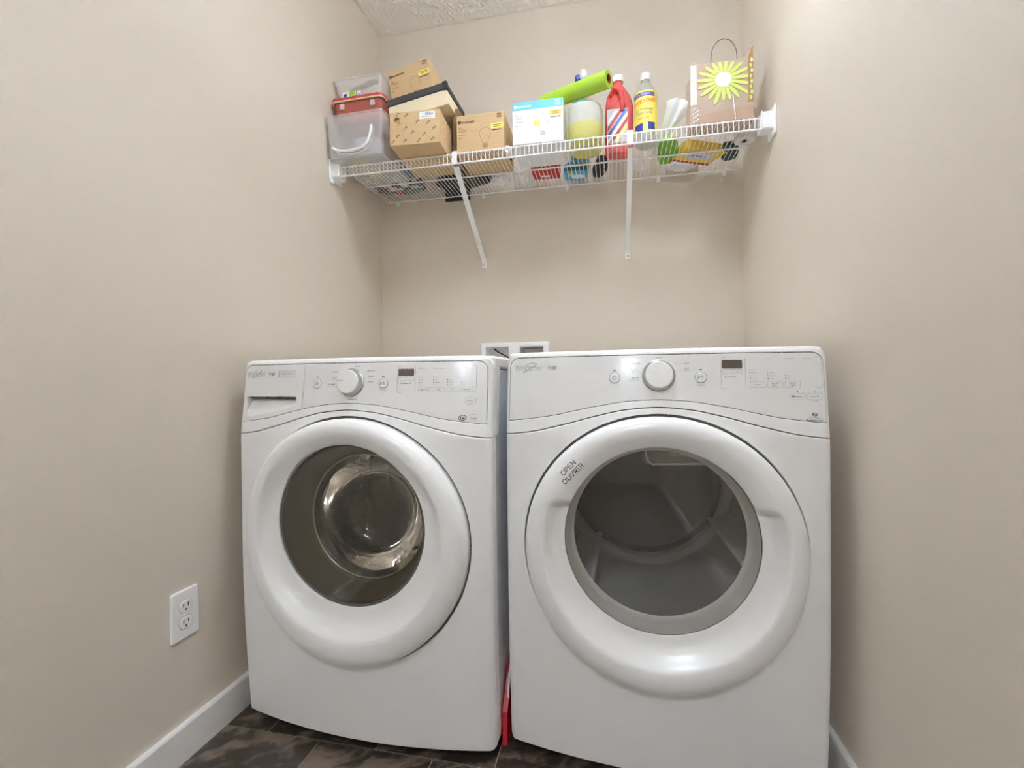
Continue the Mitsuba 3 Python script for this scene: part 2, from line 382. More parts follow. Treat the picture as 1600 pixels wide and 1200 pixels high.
def machine(kind, X, Y, A, dz, label):
    washer = kind == 'washer'
    key = thing(kind, label, 'washing machine' if washer else 'clothes dryer')
    M = trm([X, Y, dz]) @ rotm(A, [0, 0, 1])
    P = lambda n, m, mt, par=key, sm=False: put(n, m, mt, par, smooth=sm, M=M)
    # cabinet: U-shaped shell, lid, feet
    u = Polygon([(-HW + .004, .03), (-HW + .007, .03), (-HW + .007, .775), (HW - .007, .775), (HW - .007, .03), (HW - .004, .03), (HW - .004, .78), (-HW + .004, .78)])
    P('cabinet', cat([ext(u, .8875).apply_translation([0, 0, .035]), bx(-HW + .008, HW - .008, .04, .77, .035, .038)]), 'enamel_side')
    for s in (-1, 1): P('side_seam', bx(s * (HW - .0035) - .0015, s * (HW - .0035) + .0015, .034, .037, .04, .915), 'enamel')
    P('top_panel', bx(-HW, HW, .045, .785, .924, TOPZ, .006), 'enamel')
    P('gap_strip', bx(-HW + .003, HW - .003, .06, .77, .9222, .9245), 'gap')
    for sx in (-1, 1):
        for y in (.09, .70):
            ft = lathe([(1e-4, 0), (.02, 0), (.022, .004), (.022, .010), (.008, .012), (.008, .037), (1e-4, .037)], 20); ft.apply_translation([sx * .29, y, -dz]); P('foot', ft, 'gasket', sm=30)
    # front panel with the round opening
    zc, R0 = .5165, .2925
    zg, Rg = (.553, .195) if washer else (.5435, .202)
    fp = Polygon([(-HW, .028), (HW, .028)] + arch(_seam, HW, -HW, -.0012))
    fp = fp.buffer(-.012).buffer(.012).union(fp.intersection(sbox(-1, .3, 1, 1)))
    # the side walls of the panel
    fp = fp.difference(circle(0, zc, R0 + .0055, 32))
    P('front_panel', panel(fp, Fs, XS, ZS_, .0022, .028), 'enamel', sm=40)
    # dark joint behind the door edge and behind the seam, shade put into the colour
    jr = circle(0, zc, R0 + .012, 32).difference(circle(0, zc, R0 - .05, 32))
    P('door_gap_shade', panel(jr, Fs, XS, ZS_, .001, .004, .014), 'gap', sm=40)
    # console frame and control panel
    cp = Polygon([(-.334, .785), (-.334, .922), (.334, .922), (.334, .785)])
    top = .9425
    out = sbox(-.334, .70, .334, top).difference(sbox(-.334, top - .024, -.31, top)).difference(sbox(.31, top - .024, .334, top)).union(circle(-.31, top - .024, .024)).union(circle(.31, top - .024, .024))
    out = out.difference(Polygon([(-.4, .6), (.4, .6)] + arch(_pbot, .345, -.345)).buffer(0))
    out = polys(out)[0]
    full = Polygon(arch(_seam, -HW, HW, .0006) + [(HW, TOPZ), (-HW, TOPZ)])
    full = full.difference(sbox(-HW, TOPZ - .03, -HW + .03, TOPZ + .01)).difference(sbox(HW - .03, TOPZ - .03, HW, TOPZ + .01)).union(circle(-HW + .03, TOPZ - .03, .03)).union(circle(HW - .03, TOPZ - .03, .03))
    P('console_frame', panel(full.difference(out), Fs, XS, ZS_, .0012, .055), 'enamel', sm=40)
    inn0 = out.buffer(-.005)
    P('panel_joint', panel(polys(out.buffer(.002).difference(inn0))[0], Fs, XS, ZS_, .0005, .001, .006), 'gap', sm=40)
    inn = out.buffer(-.0011)
    Fp = lambda x, z: Fbase(x, z) + .0004
    if washer:
        sp = Polygon([(-.1297, .99), (-.1353, .70), (-1, .70), (-1, .99)])
        left, right = polys(inn.intersection(sp.buffer(-.0007)))[0], polys(inn.difference(sp.buffer(.0007)))[0]
        pock = Polygon([(-.3205, .860), (-.1515, .860), (-.1505, .850), (-.156, .840), (-.166, .8345), (-.287, .8125), (-.305, .8115), (-.3155, .817), (-.319, .825)])
        pock = pock.buffer(-.002).buffer(.002)
        P('drawer_joint', panel(polys(inn.intersection(sp.buffer(.004)).difference(sp.buffer(-.004)))[0], Fs, XS, ZS_, .0003, .001, .006), 'gap', sm=40)
        dw = P('detergent_drawer', panel(left.difference(pock), Fp, XS, ZS_, .0012, .02), 'panel', sm=40)
        tag(dw, 'detergent drawer front with finger recess')
        zb_ = lambda x: .8345 + (np.asarray(x) + .166) * .182
        fsc = lambda x, z: Fp(x, z) + .021 * np.clip((z - np.maximum(zb_(x), .8115)) / (.8560 - np.maximum(zb_(x), .8115)), 0, 1) ** 1.3 + .001
        P('recess', panel(pock.buffer(.0012).intersection(sbox(-1, 0, 1, .8562)), fsc, XS, np.linspace(.80, .87, 18), .0004, .001), 'panel', dw, sm=40)
        P('slot', panel(pock.buffer(.001).intersection(sbox(-1, .8545, 1, 1)), Fp, XS, np.linspace(.80, .87, 8), .0004, .001, .016), 'black', dw, sm=40)
        for a, b in ((-.318, -.29), (-.286, -.262), (-.252, -.228), (-.205, -.155)):
            P('slot_rib', conform(flat(sbox(a, .8565, b, .8598), .006), Fp, .015), 'gap', dw)
    else:
        right = inn
    pn = P('control_panel', panel(right, Fp, XS, ZS_, .0012, .02), 'panel', sm=40)
    dec = lambda n, m, mt, par=pn: P(n, conform(m, Fp, -.00005), mt, par)
    # brand script and model name
    def logo(x, z, s, par):
        m = words('Whirlpool', .0125, x0=0, cz=0); m.apply_scale([.066 / m.extents[0], 1, 1]); m.apply_translation([x, 0, z]); dec('brand_lettering', m, 'logo_grey', par)
        t = np.linspace(0, 1, 24); sw = [(x + .020 + .034 * q, z - .0105 + .019 * q ** 1.7 + .003 * math.sin(math.pi * q)) for q in t]
        t2 = np.linspace(0, 1, 16); sw2 = [(x + .054 - .030 * q, z + .0085 - .004 * q + .0045 * math.sin(math.pi * q)) for q in t2]
        dec('brand_swoosh', flat(stroke(sw, .0022).union(stroke(sw2, .0015))), 'logo_grey', par)
        dec('model_lettering', words('Duet', .0072, x0=x + .080, cz=z + .0012), 'legend', par)
        dec('model_swoosh', flat(stroke([(x + .083, z - .0052), (x + .092, z - .0050), (x + .100, z - .0022)], .0010)), 'legend', par)
    if washer:
        logo(-.3275, .9185, 1, dw)
        st = P('sticker', conform(flat(rrect(-.2165, -.1590, .9085, .9275, .001), .0005), Fp, -.0001), 'lilac', dw)
        P('sticker_print', conform(flat(stroke([(-.2095, .911), (-.2125, .918), (-.2095, .925)], .0025), .0003), Fp, -.0006), 'gold', dw)
        P('sticker_print', conform(flat(shapely.union_all([sbox(a, .9165, b, .9200) for a, b in ((-.203, -.1955), (-.1945, -.187), (-.184, -.1775), (-.1765, -.170))]), .0003), Fp, -.0006), 'gold', dw)
        labels[st] = {'label': 'pale sticker with gold print'}
    else:
        logo(-.3205, .9180, 1, pn)
    # knob
    kx, kz = (.004, .8945) if washer else (.002, .896)
    ang = math.degrees(math.atan(.025 / .19))
    MK = trm([kx, float(Fbase(kx, kz)) + .0004, kz]) @ rotm(-math.radians(ang), [1, 0, 0]) @ RX
    ring = lathe([(1e-4, 0), (.0345, 0), (.0345, .0015), (.0335, .0025), (.0318, .003), (.0292, .011), (.0282, .0150), (1e-4, .0150)], 48); ring.apply_transform(MK)
    kn = P('knob', ring, 'silver', sm=30)
    capk = lathe([(.0280, .0148), (.0286, .0165), (.0280, .0187), (.0265, .0196), (1e-4, .0200)], 48); capk.apply_transform(MK)
    P('cap', capk, 'enamel', kn, sm=30)
    pa = 172 if washer else 158
    ptr = ext(affinity.rotate(sbox(.006, -.0006, .028, .0006), pa, origin=(0, 0)), .0009); ptr.apply_translation([0, 0, .0196]); ptr.apply_transform(MK)
    P('pointer', ptr, 'legend_pale' if washer else 'paper', kn)
    # round buttons
    for n, (bxx, bz) in zip(('power_button', 'start_button'), ((-.0905, .8923), (.0875, .8916))):
        b = P(n, conform(lathe([(1e-4, 0), (.0108, 0), (.0108, .0010), (.0098, .0018), (1e-4, .0018)], 32).apply_transform(RX).apply_translation([bxx, 0, bz]), Fp, 0), 'panel', pn, sm=30)
        dec('button_ring', flat(circle(bxx, bz, .0125).difference(circle(bxx, bz, .0113))), 'legend_pale')
        dec('indicator', flat(sbox(bxx - .0028, bz + .0155, bxx + .0028, bz + .0172)), 'black')
        if n == 'power_button':
            ic = circle(bxx, bz, .0042).difference(circle(bxx, bz, .0033)).difference(sbox(bxx - .0012, bz, bxx + .0012, bz + .01)).union(sbox(bxx - .0004, bz, bxx + .0004, bz + .0048))
        else:
            tr = Polygon([(bxx - .0065, bz - .0045), (bxx - .0065, bz + .0045), (bxx - .0005, bz)])
            ic = tr.difference(tr.buffer(-.0009)).union(sbox(bxx + .0012, bz - .0045, bxx + .0021, bz + .0045)).union(sbox(bxx + .0042, bz - .0045, bxx + .0051, bz + .0045))
            dec('legend', words('hold to start', .0019, cx=bxx, cz=bz - .0165), 'legend_pale')
        P('button_symbol', conform(flat(ic, .0004), Fp, -.0018), 'legend', pn)
    # display window and option area
    dx0, dx1, dz0, dz1 = (.1243, .1621, .9083, .9252) if washer else (.1302, .1705, .9097, .9273)
    dec('display', flat(rrect(dx0, dx1, dz0, dz1, .0012), .0010), 'display')
    fx0, fx1, fz0, fz1, fs = (.1213, .3085, .8690, .9322, .1655) if washer else (.1278, .3290, .8672, .9330, .1765)
    fr_ = rrect(fx0, fx1, fz0, fz1, .005)
    dec('legend_frame', flat(fr_.difference(fr_.buffer(-.0007))), 'legend_pale')
    dec('legend_frame', flat(sbox(fs - .0004, fz0 + .001, fs + .0004, fz1 - .001)), 'legend_pale')
    zz = dz0 - .007
    fr2 = rrect(dx0 - .001, dx1 + .001, zz - .0042, zz + .0042, .001)
    dec('button_outline', flat(fr2.difference(fr2.buffer(-.0005)).union(sbox((dx0 + dx1) / 2 - .0002, zz - .004, (dx0 + dx1) / 2 + .0002, zz + .004))), 'legend_pale')
    for q, s in ((.27, '-'), (.75, '+')): dec('legend', words(s, .004, cx=dx0 + q * (dx1 - dx0), cz=zz), 'legend')
    dec('indicator', flat(circle(dx0 + .0065, zz - .0105, .0011, 6)), 'black')
    dec('legend', words('Estimated Time' if washer else 'Check Vent', .0023, x0=dx0 + .0105, cz=zz - .0105), 'legend')
    def led(x, z, s, h=.0021):
        dec('indicator', flat(circle(x, z, .00095, 6)), 'black')
        if s: dec('legend', words(s, h, x0=x + .0038, cz=z), 'legend_pale')
    def btn(x0, x1, z0, z1, s, h=.0026):
        r = rrect(x0, x1, z0, z1, .0022); dec('button_outline', flat(r.difference(r.buffer(-.0005))), 'legend_pale')
        ls = s.split('\n')
        for i, t in enumerate(ls if s else []): dec('legend', words(t, h, cx=(x0 + x1) / 2, cz=(z0 + z1) / 2 + ((len(ls) - 1) / 2 - i) * h * 1.7), 'legend')
    if washer:
        for x, s in ((.1751, 'Sensing'), (.2101, 'Add a Garment'), (.2790, 'Done')): led(x, .9260, s)
        for x, zs_, ss in ((.1754, (.9049, .8989, .8929, .8867), ('Hot', 'Warm', 'Cool', 'Cold')), (.2093, (.9049, .8989, .8929, .8867), ('Max', 'High', 'Medium', 'Low')), (.2421, (.8990, .8930, .8868), ('Heavy', 'Normal', 'Light')), (.2750, (.8928, .8867), ('On', 'Off'))):
            for z, s in zip(zs_, ss): led(x, z, s)
        for x, s in ((.1733, 'Wash Temp'), (.2072, 'Spin'), (.2406, 'Soil'), (.2731, 'Extra Rinse')): btn(x, x + .0285, .8703, .8812, s)
        led(.2946, .8603, ''); btn(.2812, .3088, .8440, .8568, 'Control Lock', .0022)
        dec('legend', words('hold 3 sec', .0018, cx=.295, cz=.8415), 'legend_pale')
        el = affinity.scale(circle(.2794, .8107, 1), .0096, .0062)
        dec('efficiency_mark', flat(el.difference(affinity.scale(el, .86, .82))), 'black'); dec('efficiency_mark', words('he', .0072, cx=.2794, cz=.8107, bold=True), 'black')
        sq = rrect(.2970, .3122, .8040, .8185, .0008); dec('energy_mark', flat(sq.difference(sq.buffer(-.0006)).union(sbox(.2985, .8085, .3107, .8105))), 'legend_pale')
        kl = [('NORMAL', .016, .0385), ('HEAVY DUTY', .0515, .027), ('WHITES', .0515, .014), ('SANITARY', .0515, .001), ('DELICATES', -.046, .026), ('QUICK', -.047, .012), ('COLD WASH', -.054, -.004), ('CLEAN WASHER', .004, -.0405)]
    else:
        for x, s in ((.2205, 'Wet'), (.2583, 'Cool Down'), (.2962, 'Done')): led(x, .9287, s)
        for x, zs_, ss in ((.1859, (.9062, .8999, .8935, .8872), ('High', 'Medium', 'Low', 'Air Only')), (.2209, (.9000, .8935, .8874), ('More', 'Normal', 'Less')), (.2562, (.8937, .8875), ('On', 'Off'))):
            for z, s in zip(zs_, ss): led(x, z, s)
        for x, s in ((.1844, 'Temp'), (.2190, 'Dryness\nLevel'), (.2540, 'Wrinkle\nShield')): btn(x, x + .0309, .8687, .8818, s)
        led(.2784, .8598, ''); led(.3125, .8597, '')
        btn(.2639, .2936, .8434, .8564, ''); dec('legend', words('EcoBoost', .0026, x0=.2720, cz=.8498), 'legend')
        dec('leaf_mark', flat(affinity.rotate(affinity.scale(circle(.2693, .8505, 1), .0026, .0014), 25)), 'black')
        btn(.2976, .3267, .8434, .8564, 'Control Lock', .0022); dec('legend', words('hold 3 sec', .0018, cx=.312, cz=.8408), 'legend_pale')
        el = affinity.scale(circle(.3102, .8127, 1), .0058, .0038)
        dec('efficiency_mark', flat(el.difference(affinity.scale(el, .84, .78))), 'black'); dec('efficiency_mark', words('he', .0046, cx=.3102, cz=.8127, bold=True), 'black')
        dec('legend', words('HIGH EFFICIENCY', .0018, cx=.3102, cz=.8063), 'legend_pale')
        dec('legend', words('Sensor', .0036, x0=.2935, cz=.8012, bold=True), 'black'); dec('legend', words('Drying', .0036, x0=.3105, cz=.8012), 'legend')
        kl = [('NORMAL', .002, .0385), ('BULKY', .058, .026), ('HEAVY', .058, .015), ('DUTY', .058, .0105), ('DELICATES', -.047, .027), ('QUICK', -.052, .014), ('DRY', -.054, .0095), ('TIMED DRY', -.049, -.004)]
    for s, x, z in kl: dec('legend', words(s, .0024, cx=kx + x, cz=kz + z), 'legend')
    for sx in (-1, 1):
        for dzz in (.026, .012):
            dec('legend_line', flat(sbox(kx + (.036 if sx > 0 else -.036 - .010), kz + dzz - .0002, kx + (.036 + .012 if sx > 0 else -.036), kz + dzz + .0002)), 'legend_pale')
    for dzz in (.0065, -.009): dec('legend_line', flat(sbox(kx - .062, kz + dzz - .0002, kx - .040, kz + dzz + .0002)), 'legend_pale')
    # door: eccentric ring, scooped below, glass
    NT = 180
    S_ = [0, 0, .004, .015, .04, .08, .14, .22, .32, .42, .48, .52, .56, .62, .69, .77, .86, .94, 1.0]
    prof_scoop = PchipInterpolator([0, .004, .015, .04, .08, .14, .22, .32, .42, .48, .52, .56, .62, .69, .77, .86, .94, 1.0], [.006, .010, .016, .0225, .0275, .0315, .0345, .0355, .0350, .0335, .0310, .0275, .0215, .0150, .0095, .0060, .0045, .004])
    prof_top = PchipInterpolator([0, .004, .015, .04, .08, .14, .22, .32, .42, .52, .62, .77, .9, 1.0], [.006, .010, .016, .0225, .0275, .0315, .0345, .0360, .0365, .0360, .0345, .030, .025, .019])
    rings = []
    th = np.arange(NT) / NT * 2 * np.pi
    if washer:
        wtop = np.clip((np.sin(th) - .30) / .60, 0, 1); wtop = wtop * wtop * (3 - 2 * wtop)
    else:
        wtop = np.clip((np.sin(th) - .34) / .05, 0, 1); wtop = wtop * wtop * (3 - 2 * wtop)
    for i, s in enumerate(S_):
        r, z0 = R0 * (1 - s) + Rg * s, zc * (1 - s) + zg * s
        x, z = r * np.cos(th), z0 + r * np.sin(th)
        h = prof_scoop(s) * (1 - wtop) + prof_top(s) * wtop if i else np.full(NT, -.012)
        mixs = s * s * (3 - 2 * s)
        y = Fbase(x, z) * (1 - mixs) + (-.03) * mixs - h
        rings.append(np.stack([x, y, z], 1))
    last = rings[-1].copy(); 
    inner = last.copy(); inner[:, 1] = -.028; inner[:, 0] *= 1.0
    rings.append(last * .998 + np.array([0, -.03, zg]) * .002 + [0, .001, 0]); rings.append(inner)
    d = P('door', loft(rings), 'enamel', sm=50)
    def rot(prof, n=72, z0=zg):        # lathe about the door's axis, prof = (r, y)
        return loft([[(r * math.cos(t), y, z0 + r * math.sin(t)) for t in np.arange(n) / n * 2 * np.pi] for r, y in prof])
    gl = rot([(Rg - .001, -.0290), (Rg * .9, -.0305), (Rg * .7, -.033), (Rg * .45, -.035), (Rg * .2, -.036), (1e-4, -.0362)])
    if washer:
        P('glass', gl, 'smoke_glass', d, True)
        P('rim', rot([(Rg - .0005, -.0285), (Rg - .004, -.0298), (Rg - .0075, -.0290), (Rg - .0075, -.026)]), 'gasket', d, True)
        P('inner_ring', rot([(Rg - .002, -.026), (Rg - .008, .004), (.168, .045), (.1605, .052)]), 'smoke_ring', d, 40)
        P('trim_ring', rot([(.1605, .050), (.1585, .047), (.1560, .050), (.157, .054)]), 'chrome', d, True)
        bowl_o = [(.157, .052), (.150, .060), (.1445, .085), (.136, .115), (.120, .140), (.098, .156), (.070, .164), (.035, .1675), (1e-4, .168)]
        bowl_i = [(1e-4, .160), (.035, .1592), (.066, .156), (.091, .148), (.112, .133), (.128, .110), (.1365, .083), (.1425, .060), (.157, .0515)]
        b = rot(bowl_o + bowl_i, 96); b.merge_vertices()
        b.update_faces(b.nondegenerate_faces()); b.fix_normals()
        P('bowl', b, 'bowl_glass', d, 30)
        gk = P('bellows', rot([(.168, .046), (.190, .050), (.198, .075), (.182, .090), (.190, .105), (.178, .118), (.172, .126), (.176, .132), (.20, .134)]), 'gasket', key, 40)
        dr_ = P('drum', rot([(.20, .134), (.235, .136), (.252, .145), (.255, .20), (.255, .46), (.24, .478), (.17, .47), (.155, .455), (.05, .455), (1e-4, .452)]), 'steel', key, 35)
        for q in range(3):
            t0 = math.radians(100 + 120 * q)
            bf = []
            for yy, hh in ((.155, .006), (.18, .040), (.40, .046), (.45, .006)):
                bf.append([(math.cos(t0 + w) * (.2545 - hv * hh / .046), yy, zg + math.sin(t0 + w) * (.2545 - hv * hh / .046)) for w, hv in ((-.22, 0), (-.10, .035), (0, .046), (.10, .035), (.22, 0), (0, -.004))])
            P('lifter', loft(bf, True, True), 'steel', dr_, 40)
        hol = []
        for a in range(40):
            for yy in np.arange(.17, .44, .03):
                t = (a + .5 * (round(yy / .03) % 2)) / 40 * 2 * math.pi
                c = lathe([(1e-4, 0), (.0035, 0)], 6); c.apply_transform(trm([.2535 * math.cos(t), yy, zg + .2535 * math.sin(t)]) @ rotm(-t, [0, 1, 0]) @ rotm(-math.pi / 2, [0, 1, 0])); hol.append(c)
        h = P('drum_holes', cat(hol), 'black', dr_); tag(h, kind='stuff')
    else:
        P('glass', gl, 'tint_glass', d, True)
        P('inner_ring', rot([(Rg - .001, -.028), (Rg - .006, .010), (Rg - .016, .022), (Rg - .010, .034), (.205, .040), (.222, .044)]), 'lifter', d, 40)
        P('front_bulkhead', rot([(.215, .046), (.222, .075), (.285, .080)]), 'drum', key, 40)
        dr_ = P('drum', rot([(.285, .080), (.290, .10), (.290, .30), (.2895, .304), (.290, .308), (.290, .56), (.283, .585), (.262, .600), (.257, .612), (.250, .618)]), 'drum', key, 30)
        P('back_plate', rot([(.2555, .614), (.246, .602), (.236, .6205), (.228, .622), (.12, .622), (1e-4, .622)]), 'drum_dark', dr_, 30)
        for t0 in (math.radians(-132), math.radians(-26), math.radians(100)):
            bf = []
            for yy, hh in ((.11, .004), (.15, .062), (.50, .078), (.57, .006)):
                bf.append([(math.cos(t0 + w) * (.289 - hv * hh), yy, zg + math.sin(t0 + w) * (.289 - hv * hh)) for w, hv in ((-.13, 0), (-.055, .72), (-.025, .98), (.025, 1), (.06, .75), (.14, 0), (0, -.02))])
            P('lifter', loft(bf, True, True), 'lifter', dr_, 40)
        lf = P('lint_filter', bx(-.03, .13, .05, .078, zg + .150, zg + .24, .006), 'drum_dark', key)
        P('filter_mesh', bx(.03, .115, .0475, .0505, zg + .168, zg + .23, .001), 'grey', lf)
        P('filter_rim', tube([(-.034, .046, zg + .235), (-.018, .046, zg + .158), (-.008, .046, zg + .150), (.128, .046, zg + .155)], .003, 8), 'drum', lf, True)
        # OPEN / OUVRIR on the ring
        for s, x, z in (('OPEN', -.1895, .697), ('OUVRIR', -.1795, .6845)):
            m = words(s, .0112, cx=0, cz=0, bold=False, ang=45.5)
            v = m.vertices.copy(); v[:, 0] += x; v[:, 2] += z + .003
            rr = np.hypot(v[:, 0], v[:, 2] - zc)
            # height of the ring under the lettering
            sv = np.zeros(len(v))
            for _ in range(30): sv = np.clip((R0 - np.hypot(v[:, 0], v[:, 2] - (zc * (1 - sv) + zg * sv))) / (R0 - Rg), 0, 1)
            mixs = sv * sv * (3 - 2 * sv)
            v[:, 1] = Fbase(v[:, 0], v[:, 2]) * (1 - mixs) + (-.03) * mixs - prof_top(sv) - .0004 + (v[:, 1] + .0004)
            m.vertices = v
            P('lettering', m, 'black', d)
    return key
machine('washer', .3942, -.9039, -.0215, 0.0, 'white front-load washer with dark round door and detergent drawer, left of the dryer')
machine('dryer', 1.1058, -.8723, -.0065, 0.006, 'white front-load dryer with grey round window and OPEN OUVRIR lettering, right of the washer')

# red dustpan in the gap between the machines
k = thing('dustpan', 'red plastic dustpan standing on edge between the washer and the dryer', 'dustpan')
pz = Polygon([(-.838, .001), (-.60, .001), (-.60, .18), (-.75, .17), (-.785, .150), (-.836, .085)]).buffer(-.006).buffer(.006)
MP = np.array([[0, 0, 1, .741], [1, 0, 0, 0], [0, 1, 0, 0], [0, 0, 0, 1.0]])
m = ext(pz, .003); m.apply_transform(MP); put('pan', m, 'red_floor', k)
m = ext(pz.difference(pz.buffer(-.006)), .012); m.apply_transform(MP @ trm([0, 0, -.0005])); put('rim', m, 'red_floor', k)
put('handle', tube([(.751, -.815, .105), (.751, -.815, .130), (.751, -.800, .162), (.751, -.77, .176), (.751, -.74, .178)], .003, 8), 'paper', k, smooth=True)

# ------------------------------------------------------------------ the wire shelf
ZD, YR, YB, XA, XB = 1.694, -0.376, -0.014, 0.034, 1.462
shelf = thing('wire_shelf', 'white ventilated wire shelf across the back wall above the machines', 'shelf')
path = [(0, YB - .004, ZD)] + [(0, y, ZD) for y in (-.1, -.2, -.3, YR + .004)] + [(0, YR + .0008, ZD - .0012), (0, YR, ZD - .004), (0, YR, ZD - .037)]
wire = mikit.ply(tube(path, .0015, 6), 'mat_wire', True)
nW = 94
for i in range(nW):
    key = numbered(shelf + '__deck_wire')
    scene[key] = {**wire, 'to_world': T().translate([XA + .004 + (XB - XA - .008) * i / (nW - 1), 0, 0])}
for y, z, r, a, b in ((YR + .003, ZD - .0042, .0028, XA - .004, XB + .004), (YR + .003, ZD - .037, .0030, XA - .004, XB + .004), (-.188, ZD - .0042, .0030, XA - .008, XB + .012), (YB, ZD - .0042, .0030, XA, XB + .006)):
    put('rail', tube([(a, y, z), (.5, y, z), (1, y, z), (b, y, z)], r, 10), 'wire', shelf, smooth=40)
for i, x in enumerate((.477, 1.072)):
    b = thing('shelf_brace', ['white diagonal shelf brace left, footed on the wall above the washer', 'white diagonal shelf brace right, footed on the wall above the dryer'][i], 'bracket', 'shelf braces')
    put('hook', cat([bx(x - .009, x + .009, YR - .0045, YR - .002, ZD - .042, ZD + .003, .0006), bx(x - .009, x + .009, YR - .004, YR + .012, ZD + .0015, ZD + .004, .0006)]), 'plastic_white', b)
    p0, p1 = np.array([x, YR + .012, ZD - .043]), np.array([x, -.012, 1.412])
    L = np.linalg.norm(p1 - p0); ang = math.atan2(p1[2] - p0[2], p1[1] - p0[1])
    ch = Polygon([(-.0085, -.005), (.0085, -.005), (.0085, .005), (.0068, .005), (.0068, -.0035), (-.0068, -.0035), (-.0068, .005), (-.0085, .005)])
    m = ext(ch, L); m.apply_transform(np.array([[1, 0, 0, 0], [0, 0, 1, 0], [0, 1, 0, 0], [0, 0, 0, 1.0]]))
    m.apply_transform(trm(p0) @ rotm(ang, [1, 0, 0])); m.fix_normals()
    put('bar', m, 'plastic_white', b)
    ftp = Polygon([(-.0095, 1.379), (.0095, 1.379), (.0095, 1.405), (.006, 1.424), (-.006, 1.424), (-.0095, 1.405)])
    m = flat(affinity.translate(ftp, x, 0), .003); put('foot_plate', m, 'plastic_white', b)
    put('foot_web', bx(x - .0085, x + .0085, -.016, -.003, 1.402, 1.420, .002), 'plastic_white', b)
    s = lathe([(1e-4, 0), (.0042, 0), (.0035, .0018), (1e-4, .0024)], 12); s.apply_transform(trm([x, -.003, 1.390]) @ RX); put('screw', s, 'silver', b, smooth=40)
eb = thing('shelf_end_bracket', 'white plastic shelf end bracket on the left wall', 'bracket', 'shelf end brackets')
put('socket', bx(.004, .034, YR - .014, YR + .040, ZD - .044, ZD + .012, .003), 'plastic_white', eb)
put('flange', bx(.0005, .006, YR - .026, YR + .050, ZD - .056, ZD + .020, .002), 'plastic_white', eb)
put('tab', bx(.0005, .012, YR - .020, YR - .006, ZD - .066, ZD - .05, .002), 'plastic_white', eb)
eb = thing('shelf_end_bracket', 'white plastic shelf end bracket on the right wall', 'bracket', 'shelf end brackets')
put('socket', bx(1.460, 1.496, YR - .006, YR + .040, ZD - .041, ZD + .012, .003), 'plastic_white', eb)
put('flange', bx(1.493, 1.4995, YR - .014, YR + .052, ZD - .060, ZD + .028, .002), 'plastic_white', eb)
put('cap', bx(1.4595, 1.4625, YR - .0075, YR + .040, ZD - .043, ZD + .014, .001), 'plastic_white', eb)
for i, x in enumerate((.084, .478, .833, 1.191, 1.434)):
    c = thing('wall_clip', 'small white clip on the back rail of the shelf, ' + ('leftmost, near the corner', 'second from the left', 'below the blue printed packet', 'just right of the right brace', 'rightmost, under the dark pouch')[i], 'clip', 'wall clips of the shelf')
    put('body', bx(x - .006, x + .006, -.021, -.0005, ZD - .022, ZD - .006, .002), 'plastic_white', c)
    put('hook', bx(x - .006, x + .006, -.023, -.0005, ZD - .008, ZD - .0005, .002), 'plastic_white', c)

